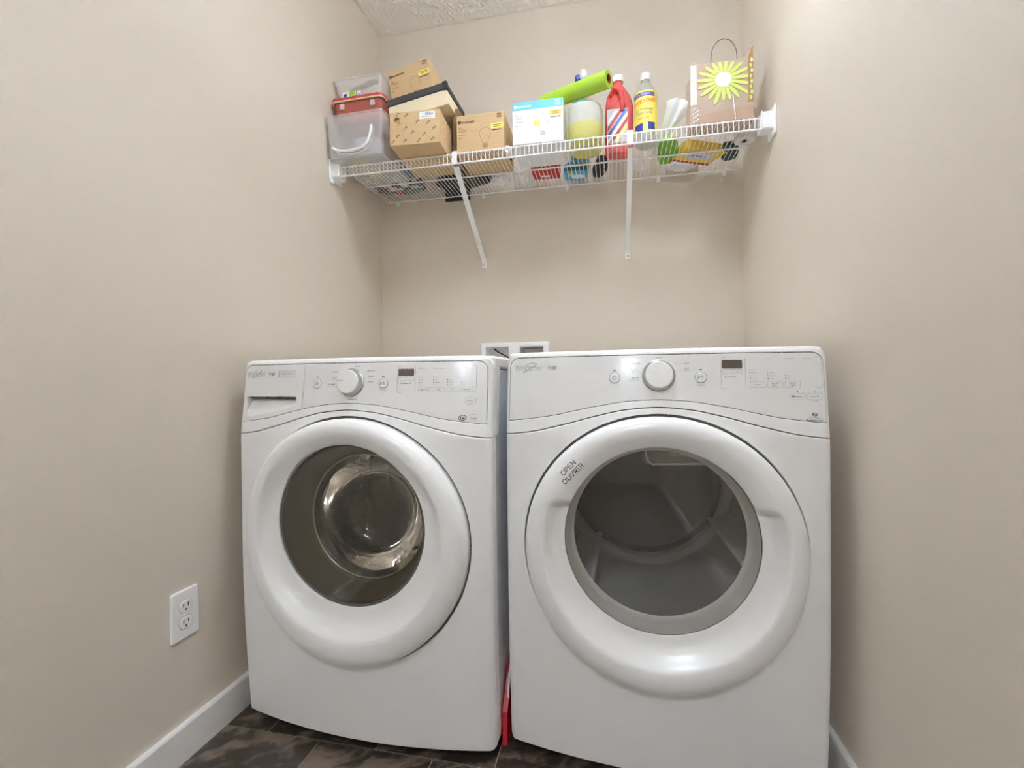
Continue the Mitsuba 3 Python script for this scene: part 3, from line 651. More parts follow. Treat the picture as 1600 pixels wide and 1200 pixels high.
# ------------------------------------------------------------------ things on the shelf
Z0 = ZD + .0020
def carton(name, label, w, d, h, M, m='kraft', cat_='box', group=None, tape=True):
    """a closed carton: body with the four top and bottom flap joints, tucked edges"""
    k = thing(name, label, cat_, group)
    put('body', bx(-w / 2, w / 2, -d / 2, d / 2, 0, h, .0012), m, k, M=M)
    put('flap', bx(-w / 2 + .002, w / 2 - .002, -d / 2 + .002, d / 2 - .03, h, h + .0012, .0004), m, k, M=M)
    return k
def bulb_shape(s):
    o = circle(0, 0, .021 * s).union(Polygon([(-.0175 * s, -.011 * s), (.0175 * s, -.011 * s), (.010 * s, -.034 * s), (-.010 * s, -.034 * s)]))
    return o.difference(o.buffer(-.0014)), sbox(-.009 * s, -.050 * s, .009 * s, -.035 * s)
def bulb_print(k, M, w, d, h, white):
    y = -d / 2 - .00005
    D = lambda n, m, mt: put(n, m.copy().apply_translation([0, y, 0]), mt, k, M=M)
    ink = 'kraft_mark' if not white else 'paper'
    lg, g2 = (.0085, .0105)
    zt = h - .024 if not white else h - .016
    if white:
        D('colour_band', flat(sbox(-w / 2 + .0005, h - .0285, w / 2 - .0005, h - .0005), .0003), 'aqua')
    z_ = lambda m: m.apply_translation([0, -.0003, 0])
    D('logo_mark', z_(flat(rrect(-w / 2 + .006, -w / 2 + .016, zt - .005, zt + .005, .001).difference(sbox(-w / 2 + .009, zt - .001, -w / 2 + .016, zt + .001)))), ink)
    D('brand_lettering', z_(words('ecosmart', .0078, x0=-w / 2 + .018, cz=zt, bold=True)), ink)
    D('lettering', z_(words('LED', .0072, cx=w / 2 - .017, cz=h - .019 if white else h - .016, bold=True)), ink)
    D('print_line', z_(flat(sbox(w / 2 - .026, h - .009, w / 2 - .010, h - .006))), ink)
    lab = D('yellow_label', flat(rrect(w / 2 - .046, w / 2 - .003, h - .056, h - .038, .002), .0003), 'yellow')
    for z, a in ((h - .044, .034), (h - .050, .030)): D('print_line', z_(flat(sbox(w / 2 - .024 - a / 2, z - .0015, w / 2 - .024 + a / 2, z + .0015))), 'kraft_pale')
    D('print_line', z_(flat(sbox(w / 2 - .042, h - .063, w / 2 - .008, h - .060))), 'greyblue' if white else 'kraft_mark')
    for i, (z, a) in enumerate(((h - .042, .012), (h - .047, .018), (h - .052, .030), (h - .057, .026), (h - .068, .030), (h - .080, .012))):
        D('print_line', flat(sbox(-w / 2 + .007, z - .0012, -w / 2 + .007 + a, z + .0012), .0003), 'kraft_pale' if not white else 'grey')
    o, b = bulb_shape(1.0)
    if white: o = circle(0, 0, .021).union(Polygon([(-.0175, -.011), (.0175, -.011), (.010, -.034), (-.010, -.034)])); o = o.difference(o.buffer(-.0020))
    D('bulb_print', flat(affinity.translate(o, .018, h - .070), .0003), 'kraft_pale' if not white else 'grey')
    D('bulb_print', flat(affinity.translate(b, .018, h - .070), .0003), 'kraft_pale' if not white else 'grey')
    if white:
        s = circle(0, 0, .012)
        for q in range(8):
            t = q * math.pi / 4; s = s.difference(Polygon([(.006 * math.cos(t), .006 * math.sin(t)), (.013 * math.cos(t + .10), .013 * math.sin(t + .10)), (.013 * math.cos(t - .10), .013 * math.sin(t - .10))]))
        D('sun_print', z_(flat(affinity.translate(s, -.002, h - .076))), 'yellow')
def at(x, y, z, rz=0, ry=0, rx=0):
    return trm([x, y, z]) @ rotm(math.radians(rz), [0, 0, 1]) @ rotm(math.radians(ry), [0, 1, 0]) @ rotm(math.radians(rx), [1, 0, 0])

# clear bins at the left end
def bin_mesh(w0, d0, w1, d1, h, r=.012, wall=.0016, rim=.006):
    def ring(w, d, z, rr): return [(x, y, z) for x, y in np.array(sbox(-w / 2 + rr, -d / 2 + rr, w / 2 - rr, d / 2 - rr).buffer(rr, quad_segs=4).exterior.coords)[:-1]]
    R = [ring(w0 - .012, d0 - .012, 0, r), ring(w0, d0, .006, r), ring(w1, d1, h - .006, r), ring(w1 + rim, d1 + rim, h - .005, r), ring(w1 + rim, d1 + rim, h, r), ring(w1 - 2 * wall, d1 - 2 * wall, h, r), ring(w0 - 2 * wall, d0 - 2 * wall, .006 + wall, r), ring(w0 - .014, d0 - .014, wall, r)]
    return loft(R, True, True)
b1 = thing('storage_bin', 'large clear plastic bin at the left end of the wire shelf, bottom of its stack', 'bin')
MB = at(.123, -.300, Z0, -1.5)
put('body', bin_mesh(.214, .236, .222, .262, .153), 'clear_plastic', b1, smooth=30, M=MB)
rd = [(-.090, -.122, .045), (-.06, -.1225, .030), (-.02, -.1225, .026), (.02, -.1225, .030), (.048, -.1235, .046), (.062, -.1245, .075), (.068, -.126, .105)]
rs = np.array([PchipInterpolator(range(7), np.array(rd)[:, c])(np.linspace(0, 6, 40)) for c in range(3)]).T
put('front_ridge', tube(rs, .0055, 8), 'plastic_white', b1, smooth=True, M=MB)
put('front_ridge', tube(rs * [1, 1, 1] + [.010, .0, -.014], .0035, 8), 'clear_plastic', b1, smooth=True, M=MB)
pk = thing('packet', 'mustard yellow packet inside the large clear bin', 'packet'); put('body', bx(.055, .125, -.34, -.215, Z0 + .004, Z0 + .03, .006), 'yellow_deep', pk)
pk = thing('folded_bag', 'grey folded bag filling the large clear bin', 'bag')
m = trimesh.creation.icosphere(3, 1.0); v = m.vertices; m.vertices = v * [.078, .080, .040] * (1 + .25 * (meshkit.fbm(v * 2.2 + 3, 3) - .5))[:, None] + [.118, -.290, Z0 + .080]
put('body', m, 'lilac', pk, smooth=True)
fo = thing('folder', 'dark blue folder lying on the shelf behind the patterned cardboard box', 'folder')
put('cover', bx(.228, .268, -.30, -.21, Z0, Z0 + .012, .002), 'greyblue', fo); put('pages', bx(.230, .266, -.298, -.212, Z0 + .0125, Z0 + .016), 'paper', fo)

b2 = thing('food_container', 'clear container with red rim and tinted sides, between the two clear bins', 'container')
MB2 = at(.112, -.300, Z0 + .155, -1)
put('body', bin_mesh(.180, .165, .196, .178, .070, .02), 'clear_red', b2, smooth=30, M=MB2)
lidp = sbox(-.083, -.075, .083, .075).buffer(.022)
m = ext(lidp, .010); m.apply_translation([0, 0, .070]); put('lid', m, 'red', b2, M=MB2)
m = ext(lidp.difference(lidp.buffer(-.005)), .004); m.apply_translation([0, 0, .0665]); put('lid_edge', m, 'cream', b2, M=MB2)
for x in (-.06, .062): put('latch', bx(x - .010, x + .010, -.093, -.086, .040, .062, .003), 'milky', b2, M=MB2)
b3 = thing('storage_bin', 'small clear plastic bin with a green and white sticker, top of the left stack', 'bin')
MB3 = at(.1055, -.285, Z0 + .2385, -1)
put('body', bin_mesh(.165, .150, .196, .178, .080), 'clear_plastic', b3, smooth=30, M=MB3)
put('sticker', bx(-.066, -.010, -.0842, -.0832, .006, .034), 'paper', b3, M=MB3)
put('sticker_print', bx(-.036, -.014, -.0848, -.0842, .007, .033), 'lime', b3, M=MB3); put('sticker_print', bx(-.058, -.046, -.0848, -.0842, .014, .026), 'blue', b3, M=MB3)
put('sticker', bx(-.006, .012, -.0842, -.0832, .006, .032), 'paper', b3, M=MB3); put('sticker_print', bx(-.002, .008, -.0848, -.0842, .010, .022), 'grey', b3, M=MB3)
wd = thing('plastic_stick', 'grey brown stick lying tilted in the small top bin', 'stick')
put('body', bx(-.050, .060, -.01, .01, -.004, .004, .001), 'brown', wd, M=at(.118, -.352, Z0 + .2385 + .056, 0, -14))

# patterned carton and the cream file box with dark lid
w, d, h = .176, .250, .112
MPX = at(.3555, -.335, Z0, 4)
k = carton('patterned_carton', 'cardboard box with small diagonal black marks and a white barcode label, overhanging the shelf edge', w, d, h, MPX)
y = -d / 2
D = lambda n, m, mt, dy=-.00005: put(n, m.apply_translation([0, y + dy, 0]), mt, k, M=MPX)
D('label', flat(rrect(.018, .072, h - .029, h - .006, .001), .0003), 'paper')
for i in range(9): D('barcode', flat(sbox(.038 + i * .003, h - .018, .038 + i * .003 + (.0016 if i % 3 else .001), h - .010), .0003), 'charcoal', -.0004)
D('print_line', flat(sbox(.022, h - .024, .060, h - .022), .0003), 'grey', -.0004)
hole = circle(-.062, .086, .0095)
D('hand_hole', flat(hole, .0003), 'kraft_mark'); D('hand_hole_flap', flat(affinity.rotate(hole.intersection(sbox(-.08, .07, -.045, .085)), 20, origin=(-.062, .086)), .0003), 'kraft_pale', -.0004)
for cx, cz in ((-.062, .103), (-.030, .098), (-.056, .070), (-.034, .055), (.008, .074), (.046, .068), (-.010, .040), (.030, .030), (-.062, .030), (-.078, .012), (.066, .048), (-.036, .012), (.012, .010), (.060, .012)):
    gph = [affinity.rotate(sbox(cx + a - .0012, cz - b, cx + a + .0012, cz + b), 45, origin=(cx, cz)) for a, b in ((-.006, .0008), (-.001, .003), (.0045, .002), (.008, .0035))]
    D('print_mark', flat(shapely.union_all(gph), .0003), 'kraft_mark')
MS = MPX @ trm([w / 2, 0, 0]) @ rotm(math.pi / 2, [0, 0, 1])
for cx, cz in ((-.09, .08), (-.05, .05), (-.08, .03)): put('print_mark', flat(sbox(cx - .004, cz - .001, cx + .004, cz + .001), .0003), 'kraft_mark', k, M=MS)
sb = thing('brown_carton', 'narrow brown cardboard box standing between the patterned box and a light bulb box', 'box')
put('body', bx(.456, .478, -.33, -.10, Z0, Z0 + .178, .001), 'brown', sb); put('flap', bx(.457, .477, -.30, -.13, Z0 + .178, Z0 + .180), 'kraft_pale', sb)

MC = at(.3545, -.300, Z0 + .1435, -1, -8.5)
k = thing('file_box', 'cream storage box with a charcoal lid, tilted on top of the patterned cardboard box', 'box')
w, d, h = .224, .186, .074
put('body', bx(-w / 2, w / 2, -d / 2, d / 2, 0, h, .0015), 'cream', k, M=MC)
put('lid', bx(-w / 2 - .004, w / 2 + .004, -d / 2 - .004, d / 2 + .004, h - .023, h + .004, .004), 'charcoal', k, M=MC)
put('corner_clip', bx(w / 2 - .012, w / 2 + .006, -d / 2 - .0065, -d / 2 + .010, h - .025, h + .0055, .003), 'black_soft', k, M=MC)
MBU = at(.305, -.262, Z0 + .2345, -2, -9.5)
k = carton('light_bulb_carton', 'cardboard light bulb box tilted on the charcoal lid, highest on the shelf', .166, .135, .132, MBU, group=None)
bulb_print(k, MBU, .166, .135, .132, False)
MB2_ = at(.562, -.268, Z0, 1)
k = carton('light_bulb_carton', 'cardboard light bulb box standing on the shelf left of the white and blue one', .171, .175, .134, MB2_)
bulb_print(k, MB2_, .171, .175, .134, False)
MW = at(.768, -.284, Z0, 1)
k = carton('light_bulb_carton', 'white light bulb box with a blue top band and yellow sun', .172, .178, .143, MW, m='paper')
bulb_print(k, MW, .172, .178, .143, True)
put('print_line', bx(-.070, -.056, -.060, -.057, -.0004, -.0001), 'grey', k, M=MW)

# roll of green liner
p0, p1 = np.array([.779, -.282, 1.8780]), np.array([1.006, -.398, 1.861])
k = thing('liner_roll', 'roll of lime green shelf liner lying slantwise across the jug and the white bulb box', 'roll')
ax = (p1 - p0); L = np.linalg.norm(ax); ax /= L
def along(m): m.apply_transform(trm(p0) @ trimesh.geometry.align_vectors([0, 0, 1], ax)); return m
tt = np.linspace(0, 2 * np.pi * 1.12, 60); rr = .0245 + .0022 * tt / (2 * np.pi)
sp = [(r * math.cos(t + 1.1), r * math.sin(t + 1.1)) for t, r in zip(tt, rr)]
put('sheet', along(ext(LineString(sp).buffer(.0011).union(circle(0, 0, .0248).difference(circle(0, 0, .0150))), L)), 'lime', k, smooth=40)
put('core', along(loft([[(r * math.cos(t), r * math.sin(t), z) for t in np.arange(32) / 32 * 2 * np.pi] for r, z in ((.0150, .001), (.0150, L + .0006), (.0125, L + .0006), (.0125, .001))])), 'core', k, smooth=40)

# milky jug with yellow liquid
def squircle(w, d, z, e=3.0, n=40, cx=0, cy=0):
    t = np.arange(n) / n * 2 * np.pi; c, s = np.cos(t), np.sin(t)
    return [(cx + w / 2 * np.sign(a) * abs(a) ** (2 / e), cy + d / 2 * np.sign(b) * abs(b) ** (2 / e), z) for a, b in zip(c, s)]
k = thing('jug', 'milky plastic jug half filled with yellow liquid, beside the white bulb box', 'jug')
jc = (.925, -.285)
S = lambda w, d, z, e=3.0: squircle(w, d, Z0 + z, e, 40, *jc)
put('body', loft([S(.080, .12, 0, 2.6), S(.104, .150, .004), S(.114, .164, .016), S(.120, .172, .045), S(.120, .172, .108), S(.116, .164, .122), S(.098, .130, .134), S(.060, .070, .139), S(.044, .044, .140, 2), S(.044, .044, .146, 2)], True), 'milky', k, smooth=45)
put('liquid', loft([S(.078, .118, -.0006, 2.6), S(.1048, .1508, .0036), S(.1148, .1648, .016), S(.1207, .1727, .045), S(.1207, .1727, .056)], True, True), 'milky_yellow', k, smooth=45)
put('cap', lathe([(1e-4, 0), (.024, 0), (.024, .007), (.023, .008), (1e-4, .008)], 28).apply_translation([*jc, Z0 + .141]), 'plastic_white', k, smooth=30)
# spray bottle behind
k = thing('spray_bottle', 'blue and yellow spray bottle with white head, behind the white bulb box', 'bottle')
sc, ZB = (.893, -.100), Z0 + .0245
put('body', lathe([(1e-4, 0), (.030, 0), (.034, .004), (.034, .20), (.030, .235), (.016, .270), (.013, .275), (.013, .29)], 28).apply_translation([*sc, ZB]), 'skyblue', k, smooth=35)
put('label', lathe([(.0345, .04), (.0345, .19)], 28).apply_translation([*sc, ZB]), 'yellow', k, smooth=True)
put('collar', lathe([(.016, .285), (.017, .287), (.017, .312), (1e-4, .314)], 20).apply_translation([*sc, ZB]), 'blue', k, smooth=35)
put('trigger_head', bx(sc[0] + .004, sc[0] + .032, sc[1] - .045, sc[1] + .03, ZB + .312, ZB + .352, .008), 'plastic_white', k); put('nozzle', bx(sc[0] - .014, sc[0] + .006, sc[1] - .040, sc[1] + .01, ZB + .311, ZB + .336, .005), 'blue', k)

# red detergent jug
k = thing('detergent_jug', 'red detergent jug with white cap and slanted label', 'bottle')
rc = (1.040, -.215)
S = lambda w, d, z, e=3.0, dx=0: squircle(w, d, Z0 + z, e, 40, rc[0] + dx, rc[1])
put('body', loft([S(.086, .056, 0), S(.096, .066, .006), S(.098, .068, .02), S(.099, .070, .14), S(.096, .068, .17), S(.084, .060, .200, 2.6, -.002), S(.064, .050, .222, 2.3, -.004), S(.042, .042, .240, 2, -.004), S(.032, .032, .247, 2, -.004), S(.032, .032, .262, 2, -.004)], True), 'red_plastic', k, smooth=45)
put('handle', tube([(rc[0] - .030, rc[1] - .030, Z0 + .200), (rc[0] - .018, rc[1] - .040, Z0 + .222), (rc[0] + .004, rc[1] - .044, Z0 + .205), (rc[0] + .012, rc[1] - .042, Z0 + .165), (rc[0] + .010, rc[1] - .036, Z0 + .14)], [.007, .0085, .009, .009, .007], 12), 'red_plastic', k, smooth=True)
put('cap', lathe([(1e-4, 0), (.0195, 0), (.0195, .018), (.018, .022), (1e-4, .022)], 28).apply_translation([rc[0] - .004, rc[1], Z0 + .258]), 'plastic_white', k, smooth=30)
yl = rc[1] - .0352
put('label', bx(rc[0] - .043, rc[0] + .030, yl, yl + .004, Z0 + .028, Z0 + .150, .002), 'grey', k)
for a, mt in ((-.008, 'blue'), (.004, 'paper'), (.014, 'red_box'), (-.022, 'red_box'), (.027, 'yellow'), (-.034, 'paper')):
    pg = affinity.rotate(sbox(a - .0045, -.080, a + .0045, .080), -36, origin=(0, 0)).intersection(sbox(-.034, -.055, .034, .055))
    m = flat(pg, .0004); m.apply_translation([rc[0] - .006, yl - .0001, Z0 + .088]); put('label_print', m, mt, k)

# yellow cleaner bottle
k = thing('cleaner_bottle', 'clear cleaner bottle with a yellow label and white cap, right of the red jug', 'bottle')
yc = (1.128, -.262)
L_ = lambda p, n=36: lathe(p, n).apply_translation([*yc, Z0])
put('body', L_([(1e-4, .001), (.030, 0), (.0365, .006), (.0372, .02), (.0372, .165), (.034, .185), (.022, .205), (.0145, .213), (.0135, .218), (.0135, .228)]), 'clear_bottle', k, smooth=35)
put('liquid', L_([(1e-4, .0025), (.029, .002), (.0355, .007), (.0362, .02), (.0362, .150), (1e-4, .150)]), 'milky', k, smooth=35)
put('cap', L_([(1e-4, .222), (.0165, .222), (.0165, .242), (.0150, .246), (1e-4, .246)], 28), 'plastic_white', k, smooth=30)
def wrap(mesh, r=.0381):
    m = mesh.copy(); v = m.vertices.copy(); a = v[:, 0] / r; q = r - v[:, 1]
    m.vertices = np.stack([yc[0] + q * np.sin(a), yc[1] - q * np.cos(a), v[:, 2] + Z0], 1); return m
def wlabel(x0, x1, z0, z1, mt, n=14, lift=0):
    m = cat([flat(sbox(x0 + (x1 - x0) * i / n, z0, x0 + (x1 - x0) * (i + 1) / n, z1), .0003) for i in range(n)]); m.merge_vertices()
    m.apply_translation([0, -lift, 0]); return put('label', wrap(m), mt, k)
wlabel(-.055, .075, .030, .172, 'yellow'); wlabel(-.052, .030, .152, .166, 'purple', lift=.0004); wlabel(-.045, -.012, .034, .062, 'blue', 6, .0004); wlabel(.006, .030, .040, .064, 'blue', 6, .0004)
for s, z, h, mt, x in (("LA'S TOTALLY", .159, .0050, 'paper', -.012), ('AWESOME', .136, .0118, 'orange', -.008), ('ALL PURPOSE', .108, .0065, 'purple', -.008), ('CONCENTRATED', .096, .0050, 'purple', -.008), ('CLEANER', .080, .0060, 'orange', -.010), ('64 FL OZ', .055, .005, 'blue', -.004)):
    m = words(s, h, cx=x, cz=z, bold=h > .01, ang=6 if h > .01 else 0).apply_translation([0, -.0008, 0])
    if z > .06: put('lettering', wrap(m), mt, k)

# white sheet hanging over, and green pouch
k = thing('plastic_sheet', 'crumpled white plastic sheet leaning between the cleaner bottle and the flower bag', 'sheet')
n1, n2 = 26, 18; V = []
for i in range(n1):
    for j in range(n2):
        u, v_ = i / (n1 - 1), j / (n2 - 1)
        lo = np.array([1.150 + .020 * v_, -.170 - .015 * v_, Z0 + .003 + .001 * v_]); hi = np.array([1.194 + .081 * v_, -.298 - .004 * v_, Z0 + .133 - .020 * v_])
        mid = np.array([1.196 + .045 * v_, -.300 - .010 * v_, Z0 + .078 - .022 * v_])
        p = (1 - u) ** 2 * lo + 2 * u * (1 - u) * mid + u * u * hi
        p = p + np.array([0, .008 * math.sin(5 * v_ + 3 * u) + .004 * math.sin(11 * v_ + 2), .005 * math.sin(7 * v_ + 4 * u) * u])
        V.append(p)
V = np.array(V); F_ = [[a, a + 1, a + n2 + 1] for i in range(n1 - 1) for a in range(i * n2, i * n2 + n2 - 1)] + [[a, a + n2 + 1, a + n2] for i in range(n1 - 1) for a in range(i * n2, i * n2 + n2 - 1)]
put('film', cat([trimesh.Trimesh(V, F_, process=False), trimesh.Trimesh(V + [.0005, .0012, -.0008], [f[::-1] for f in F_], process=False)]), 'white_film', k, smooth=True)
k = thing('green_pouch', 'green pouch lying under the white plastic sheet', 'pouch')
def pillow(w, d, h, seed, e=2.6, amp=.12):
    m = trimesh.creation.icosphere(4, 1.0); v = m.vertices; s = np.sign(v) * np.abs(v) ** (2 / e)
    m.vertices = s * [w / 2, d / 2, h / 2] * (1 + amp * (meshkit.fbm(v * 2.5 + seed, 3, seed) - .5))[:, None]; return m
m = pillow(.068, .190, .027, 3, 3.2); put('body', m, 'green', k, smooth=True, M=at(1.208, -.180, Z0 + .0150, -4))
put('seal', bx(-.033, .033, -.098, -.088, -.002, .002, .0006), 'lime', k, M=at(1.208, -.180, Z0 + .015, -4))

# gift bag with the flower
k = thing('gift_bag', 'mauve gift bag with a lime and white flower and cord handle', 'bag')
gw, gd, gh, gx, gy = .186, .080, .189, 1.349, -.326
MG = at(gx, gy, Z0, 1.5)
def ztop(x): return gh + .018 * math.exp(-((x + .094) / .010) ** 2) + .054 * max(0.0, (x - .058) / .035) ** 1.6
def gring(f, n=14):
    a = []
    w, d = gw / 2, gd / 2
    for t in np.linspace(-1, 1, n): a.append((w * t, -d - .006 * (1 - t * t) * math.sin(math.pi * f), f * ztop(w * t)))
    for t in np.linspace(-1, 1, n): a.append((w - .016 * (1 - t * t) * f, d * t, f * (ztop(w) * (1 - t) / 2 + .195 * (1 + t) / 2)))
    for t in np.linspace(1, -1, n): a.append((w * t, d, f * (.185 + .010 * t)))
    for t in np.linspace(1, -1, n): a.append((-w + .016 * (1 - t * t) * f, d * t, f * (ztop(-w) * (1 - t) / 2 + .175 * (1 + t) / 2)))
    return a
put('body', loft([gring(f) for f in np.linspace(0, 1, 14)], True), 'mauve', k, smooth=35, M=MG)
ys = lambda x, z: -gd / 2 - .0065 * (1 - (np.asarray(x) / (gw / 2)) ** 2) * np.sin(np.pi * np.clip(np.asarray(z) / gh, 0, 1)) - .0012
GX, GZ = np.linspace(-gw / 2, gw / 2, 15), np.linspace(0, gh, 15)
put('base_band', panel(Polygon([(-.078, .002), (.091, .002), (.091, .045), (.050, .040), (.0, .034), (-.050, .026), (-.078, .022)]), ys, GX, GZ, .0003, .0008), 'mauve_band', k, smooth=40, M=MG)
put('edge_band', panel(sbox(-.092, .060, -.074, .185), ys, GX, GZ, .0003, .0008, -.0004), 'paper', k, smooth=40, M=MG)
put('edge_print', panel(shapely.union_all([circle(-.083 + .003 * (i % 2), .066 + i * .018, .0055, 5) for i in range(7)]), ys, GX, GZ, .0002, .0004, -.0010), 'lime_pale', k, smooth=40, M=MG)
put('side_band', panel(sbox(.0775, .055, .0915, .225).intersection(Polygon([(.07, 0), (.0925, 0), (.0925, .228), (.0775, .196)])), ys, GX, np.linspace(0, .24, 15), .0003, .0008, -.0004), 'kraft_pale', k, smooth=40, M=MG)
for i in range(8): put('side_print', panel(affinity.scale(circle(.0845 + .003 * (i % 2), .066 + i * .0165, 1, 4), .0035, .007), ys, GX, GZ, .0002, .0004, -.0010), 'lime_pale' if i % 2 else 'lime_print', k, smooth=40, M=MG)
for i in range(11): put('floral_print', panel(circle(-.083 + .006 * (i % 3), .008 + .0042 * i, .0028, 3), ys, GX, GZ, .0002, .0004, -.0010), 'paper', k, smooth=40, M=MG)
pc = (.004, .128); pet = []
for i in range(19):
    t = math.radians(i * 19 + 4); ln = .066 + .018 * rng.random() + (.012 if abs(math.cos(t)) > .8 else 0)
    base = Polygon([(.018, -.003), (.040, -.0062), (ln - .008, -.0052), (ln, 0), (ln - .010, .0050), (.040, .0058), (.018, .003)])
    p = affinity.translate(affinity.rotate(base, math.degrees(t), origin=(0, 0)), *pc).intersection(sbox(-.073, .004, .0770, gh - .002))
    for q in polys(p.buffer(-.0002)): put('petal_print', panel(q, ys, GX, GZ, .0002, .0005, -.0004), 'lime_print', k, smooth=40, M=MG)
put('flower_center', panel(affinity.scale(circle(*pc, .024, 10), 1.0, 1.0), ys, GX, GZ, .0003, .0008, -.0012), 'paper', k, smooth=40, M=MG)
put('ribbon', tube([(.030, -gd / 2 - .012, .075), (.033, -gd / 2 - .011, .045), (.037, -gd / 2 - .008, .018), (.039, -gd / 2 - .005, .002)], .0018, 6), 'paper', k, smooth=True, M=MG)
hx = np.linspace(0, math.pi, 24)
put('handle', tube([(.009 - .039 * math.cos(t), -gd / 2 + .006 + .004 * math.sin(t), gh - .02 + .02 * min(1, 4 * math.sin(t)) + .076 * math.sin(t) ** .8) for t in hx], .0014, 7), 'cord', k, smooth=True, M=MG)
put('side_fold', panel(Polygon([(-.034, .01), (.034, .01), (.034, .185), (-.010, .205), (-.036, .235)]), lambda x, z: 0 * x, np.linspace(-.04, .04, 4), np.linspace(0, .22, 6), .0004, .001), 'kraft_pale', k, M=MG @ trm([gw / 2 + .001, 0, 0]) @ rotm(math.pi / 2, [0, 0, 1]))

# ------------------------------------------------------------------ things lying at the back of the shelf, seen through the wires
k = thing('red_box', 'flat red box lying behind the white bulb box', 'box')
MR = at(.765, -.135, Z0, 6); put('body', bx(-.055, .055, -.052, .055, 0, .05, .002), 'red_box', k, M=MR); put('end_flap', bx(-.050, -.046, -.0525, .04, .004, .046), 'charcoal', k, M=MR)
put('white_label', bx(-.02, .015, .020, .035, -.0006, 0.0), 'paper', k, M=MR)
k = thing('blue_packet', 'blue printed packet lying beside the red box', 'packet')
MQ = at(.876, -.098, Z0 + .012, 8)
put('body', pillow(.095, .145, .024, 5, 4, .05), 'skyblue', k, smooth=True, M=MQ)
put('print', flat(affinity.scale(circle(0, 0, 1), .028, .018), .001), 'paper', k, M=MQ @ trm([.01, .02, -.0121]) @ rotm(math.pi / 2, [1, 0, 0]))
put('print', flat(affinity.scale(circle(0, 0, 1), .010, .016), .001), 'yellow_deep', k, M=MQ @ trm([-.018, .0, -.0125]) @ rotm(math.pi / 2, [1, 0, 0]))
put('top_band', bx(-.044, .040, -.066, -.035, -.0122, -.0105), 'teal', k, M=MQ)
k = thing('scrub_brush', 'black oval scrub brush lying behind the red jug', 'brush')
m = pillow(.055, .135, .03, 9, 2.4, .04); put('handle', m, 'black', k, smooth=True, M=at(.968, -.088, Z0 + .016, 14)); put('bristles', bx(-.018, .018, -.05, .05, .012, .03, .003), 'charcoal', k, M=at(.968, -.088, Z0 + .016, 14))
k = thing('black_case', 'flat black case lying at the back edge of the shelf', 'case')
MK_ = at(.425, -.105, Z0, -22); put('body', bx(-.105, .100, -.060, .050, 0, .035, .006), 'black', k, M=MK_); put('zip', bx(-.10, .095, -.0615, -.059, .016, .019), 'charcoal', k, M=MK_)
k = thing('black_board', 'thin black board poking down between the shelf and the wall', 'board')
put('body', bx(-.055, .055, -.003, .003, -.020, .10, .001), 'black_soft', k, M=at(.362, -.0055, ZD + .0, 0, 0)); put('edge_strip', bx(-.055, .055, -.0036, -.003, .09, .10), 'charcoal', k, M=at(.362, -.0055, ZD, 0, 0))
k = thing('plastic_scoop', 'white ribbed plastic scoop lying on the black case end of the shelf', 'scoop')
sc2 = lathe([(1e-4, 0), (.028, 0), (.040, .012), (.044, .035), (.0425, .035), (.038, .013), (.027, .002), (1e-4, .002)], 24); put('cup', sc2, 'plastic_white', k, smooth=30, M=at(.572, -.085, Z0, 0))
for q in range(8):
    t = q * math.pi / 4; put('rib', bx(.030, .042, -.0015, .0015, .004, .03, .0005), 'plastic_white', k, M=at(.572, -.085, Z0, math.degrees(t)))
put('grip', bx(-.008, .008, -.10, -.035, .026, .034, .003), 'plastic_white', k, M=at(.572, -.085, Z0, -10))
k = thing('grey_tray', 'pale grey shallow tray lying behind the light bulb boxes', 'tray')
put('body', bin_mesh(.095, .085, .105, .095, .03, .01), 'clear_plastic', k, smooth=30, M=at(.672, -.062, Z0, 5)); 
k = thing('small_bottle', 'small white bottle lying behind the left shelf brace', 'bottle')
sm = lathe([(1e-4, 0), (.012, 0), (.013, .003), (.013, .045), (.007, .055), (.007, .06), (1e-4, .06)], 20)
put('body', sm, 'plastic_white', k, smooth=30, M=at(.4675, -.345, Z0 + .181 - .181 + .0132, 0) @ rotm(math.radians(-90), [1, 0, 0])) if False else put('body', sm, 'plastic_white', k, smooth=30, M=at(.656, -.330, Z0 + .0132) @ rotm(math.radians(-90), [1, 0, 0]))
put('cap', lathe([(1e-4, .058), (.0085, .058), (.0085, .072), (1e-4, .072)], 16), 'charcoal', k, smooth=30, M=at(.656, -.330, Z0 + .0132) @ rotm(math.radians(-90), [1, 0, 0]))
# crumpled printed bag far left
def _printed(p, n, uv):
    a = mikit.fbm(p.x * 34, p.y * 34, p.z * 34 + 4, 2); b = mikit.fbm(p.x * 30 + 20, p.y * 30, p.z * 30, 2); c = mikit.fbm(p.x * 36 + 7, p.y * 36 + 30, p.z * 30, 2)
    col = mikit.mix((0.62, 0.61, 0.60), (0.03, 0.03, 0.035), mikit.smoothstep(0.50, 0.54, a))
    col = mikit.mix(col, (0.40, 0.06, 0.07), mikit.smoothstep(0.64, 0.67, b))
    return mikit.mix(col, (0.10, 0.22, 0.13), mikit.smoothstep(0.68, 0.70, c))
mat('printed', mikit.proc(_printed), 0.5)
k = thing('printed_bag', 'crumpled white bag with black and red print in the back left corner of the shelf', 'bag')
m = pillow(.215, .120, .055, 11, 3, .30); put('body', m, 'printed', k, smooth=True, M=at(.137, -.098, Z0 + .030, 5))
put('knot', pillow(.03, .03, .022, 4), 'printed', k, smooth=True, M=at(.137, -.095, Z0 + .062))
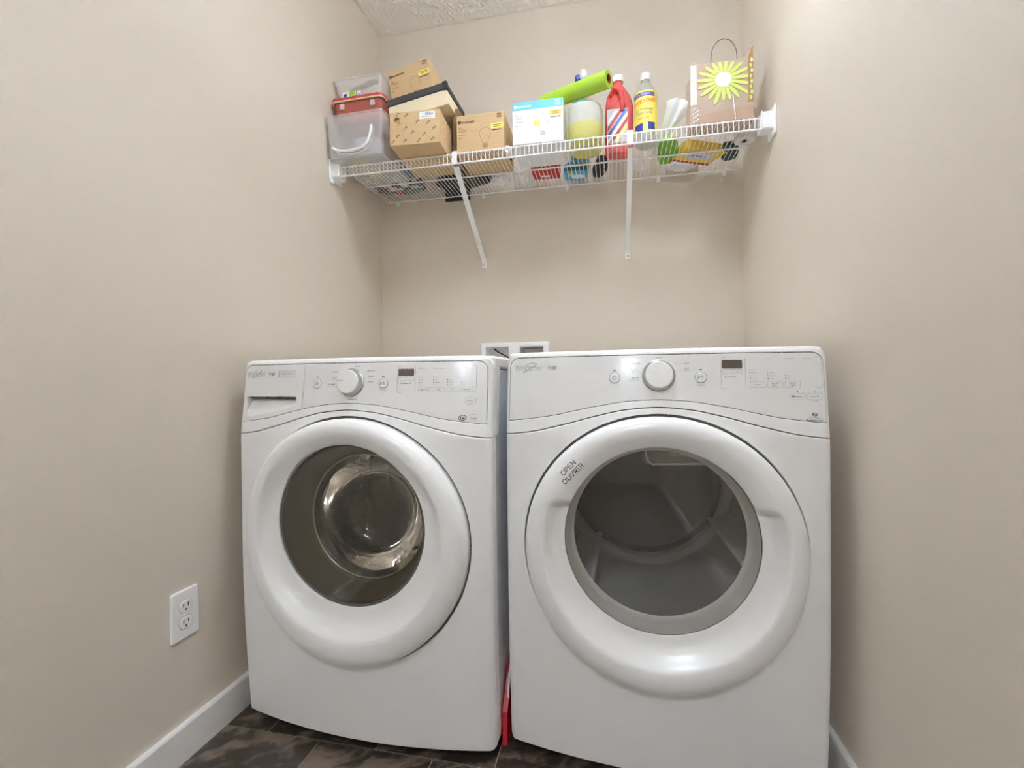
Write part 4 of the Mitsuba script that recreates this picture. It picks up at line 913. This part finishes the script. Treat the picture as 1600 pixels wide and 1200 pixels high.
# right end
k = thing('sponge', 'white oval sponge lying behind the right shelf brace', 'sponge')
m = ext(affinity.scale(circle(0, 0, 1, 10), .022, .040), .018); put('body', m, 'paper', k, M=at(1.108, -.100, Z0, -20)); m = ext(affinity.scale(circle(0, 0, 1, 10), .0222, .0402), .006); put('scour_pad', m, 'lilac', k, M=at(1.108, -.100, Z0 + .018, -20))
k = thing('yellow_package', 'yellow package with a pale label and red edge, lying turned on the shelf', 'package')
MY = at(1.318, -.140, Z0, 27)
put('body', bx(-.080, .080, -.052, .052, 0, .030, .002), 'yellow_deep', k, M=MY)
put('red_edge', bx(-.0802, .0802, .040, .0522, -.0006, .0305), 'red_box', k, M=MY)
put('pale_label', bx(-.050, .050, -.030, .018, -.0007, -.0001), 'lilac', k, M=MY)
for i in range(5): put('print_line', bx(-.035 + .012 * i, -.028 + .012 * i, -.010, .002, -.0011, -.0007), 'greyblue', k, M=MY)
k = thing('white_bag', 'crinkled white plastic bag at the back of the shelf beside the yellow package', 'bag')
put('body', pillow(.120, .055, .060, 21, 2.6, .45), 'white_film', k, smooth=True, M=at(1.270, -.040, Z0 + .031, 12)); put('knot', pillow(.02, .018, .02, 6), 'white_film', k, smooth=True, M=at(1.262, -.042, Z0 + .063))
k = thing('dark_pouch', 'dark teal pouch lying right of the yellow package', 'pouch')
put('body', pillow(.058, .115, .034, 31, 3, .2), 'teal', k, smooth=True, M=at(1.428, -.118, Z0 + .018, -10)); put('flap', bx(-.024, .024, -.04, .0, .013, .018, .002), 'charcoal', k, M=at(1.428, -.118, Z0 + .018, -10))
k = thing('paper_roll', 'white paper roll standing in the right back corner of the shelf', 'roll')
put('paper', loft([[(r * math.cos(t), r * math.sin(t), z) for t in np.arange(32) / 32 * 2 * np.pi] for r, z in ((.012, 0), (.032, 0), (.033, .002), (.033, .10), (.032, .102), (.012, .102), (.012, 0))]), 'paper', k, smooth=30, M=at(1.452, -.222, Z0)); put('core', loft([[(r * math.cos(t), r * math.sin(t), z) for t in np.arange(24) / 24 * 2 * np.pi] for r, z in ((.0118, 0), (.0118, .1015))]), 'core', k, smooth=True, M=at(1.452, -.222, Z0))
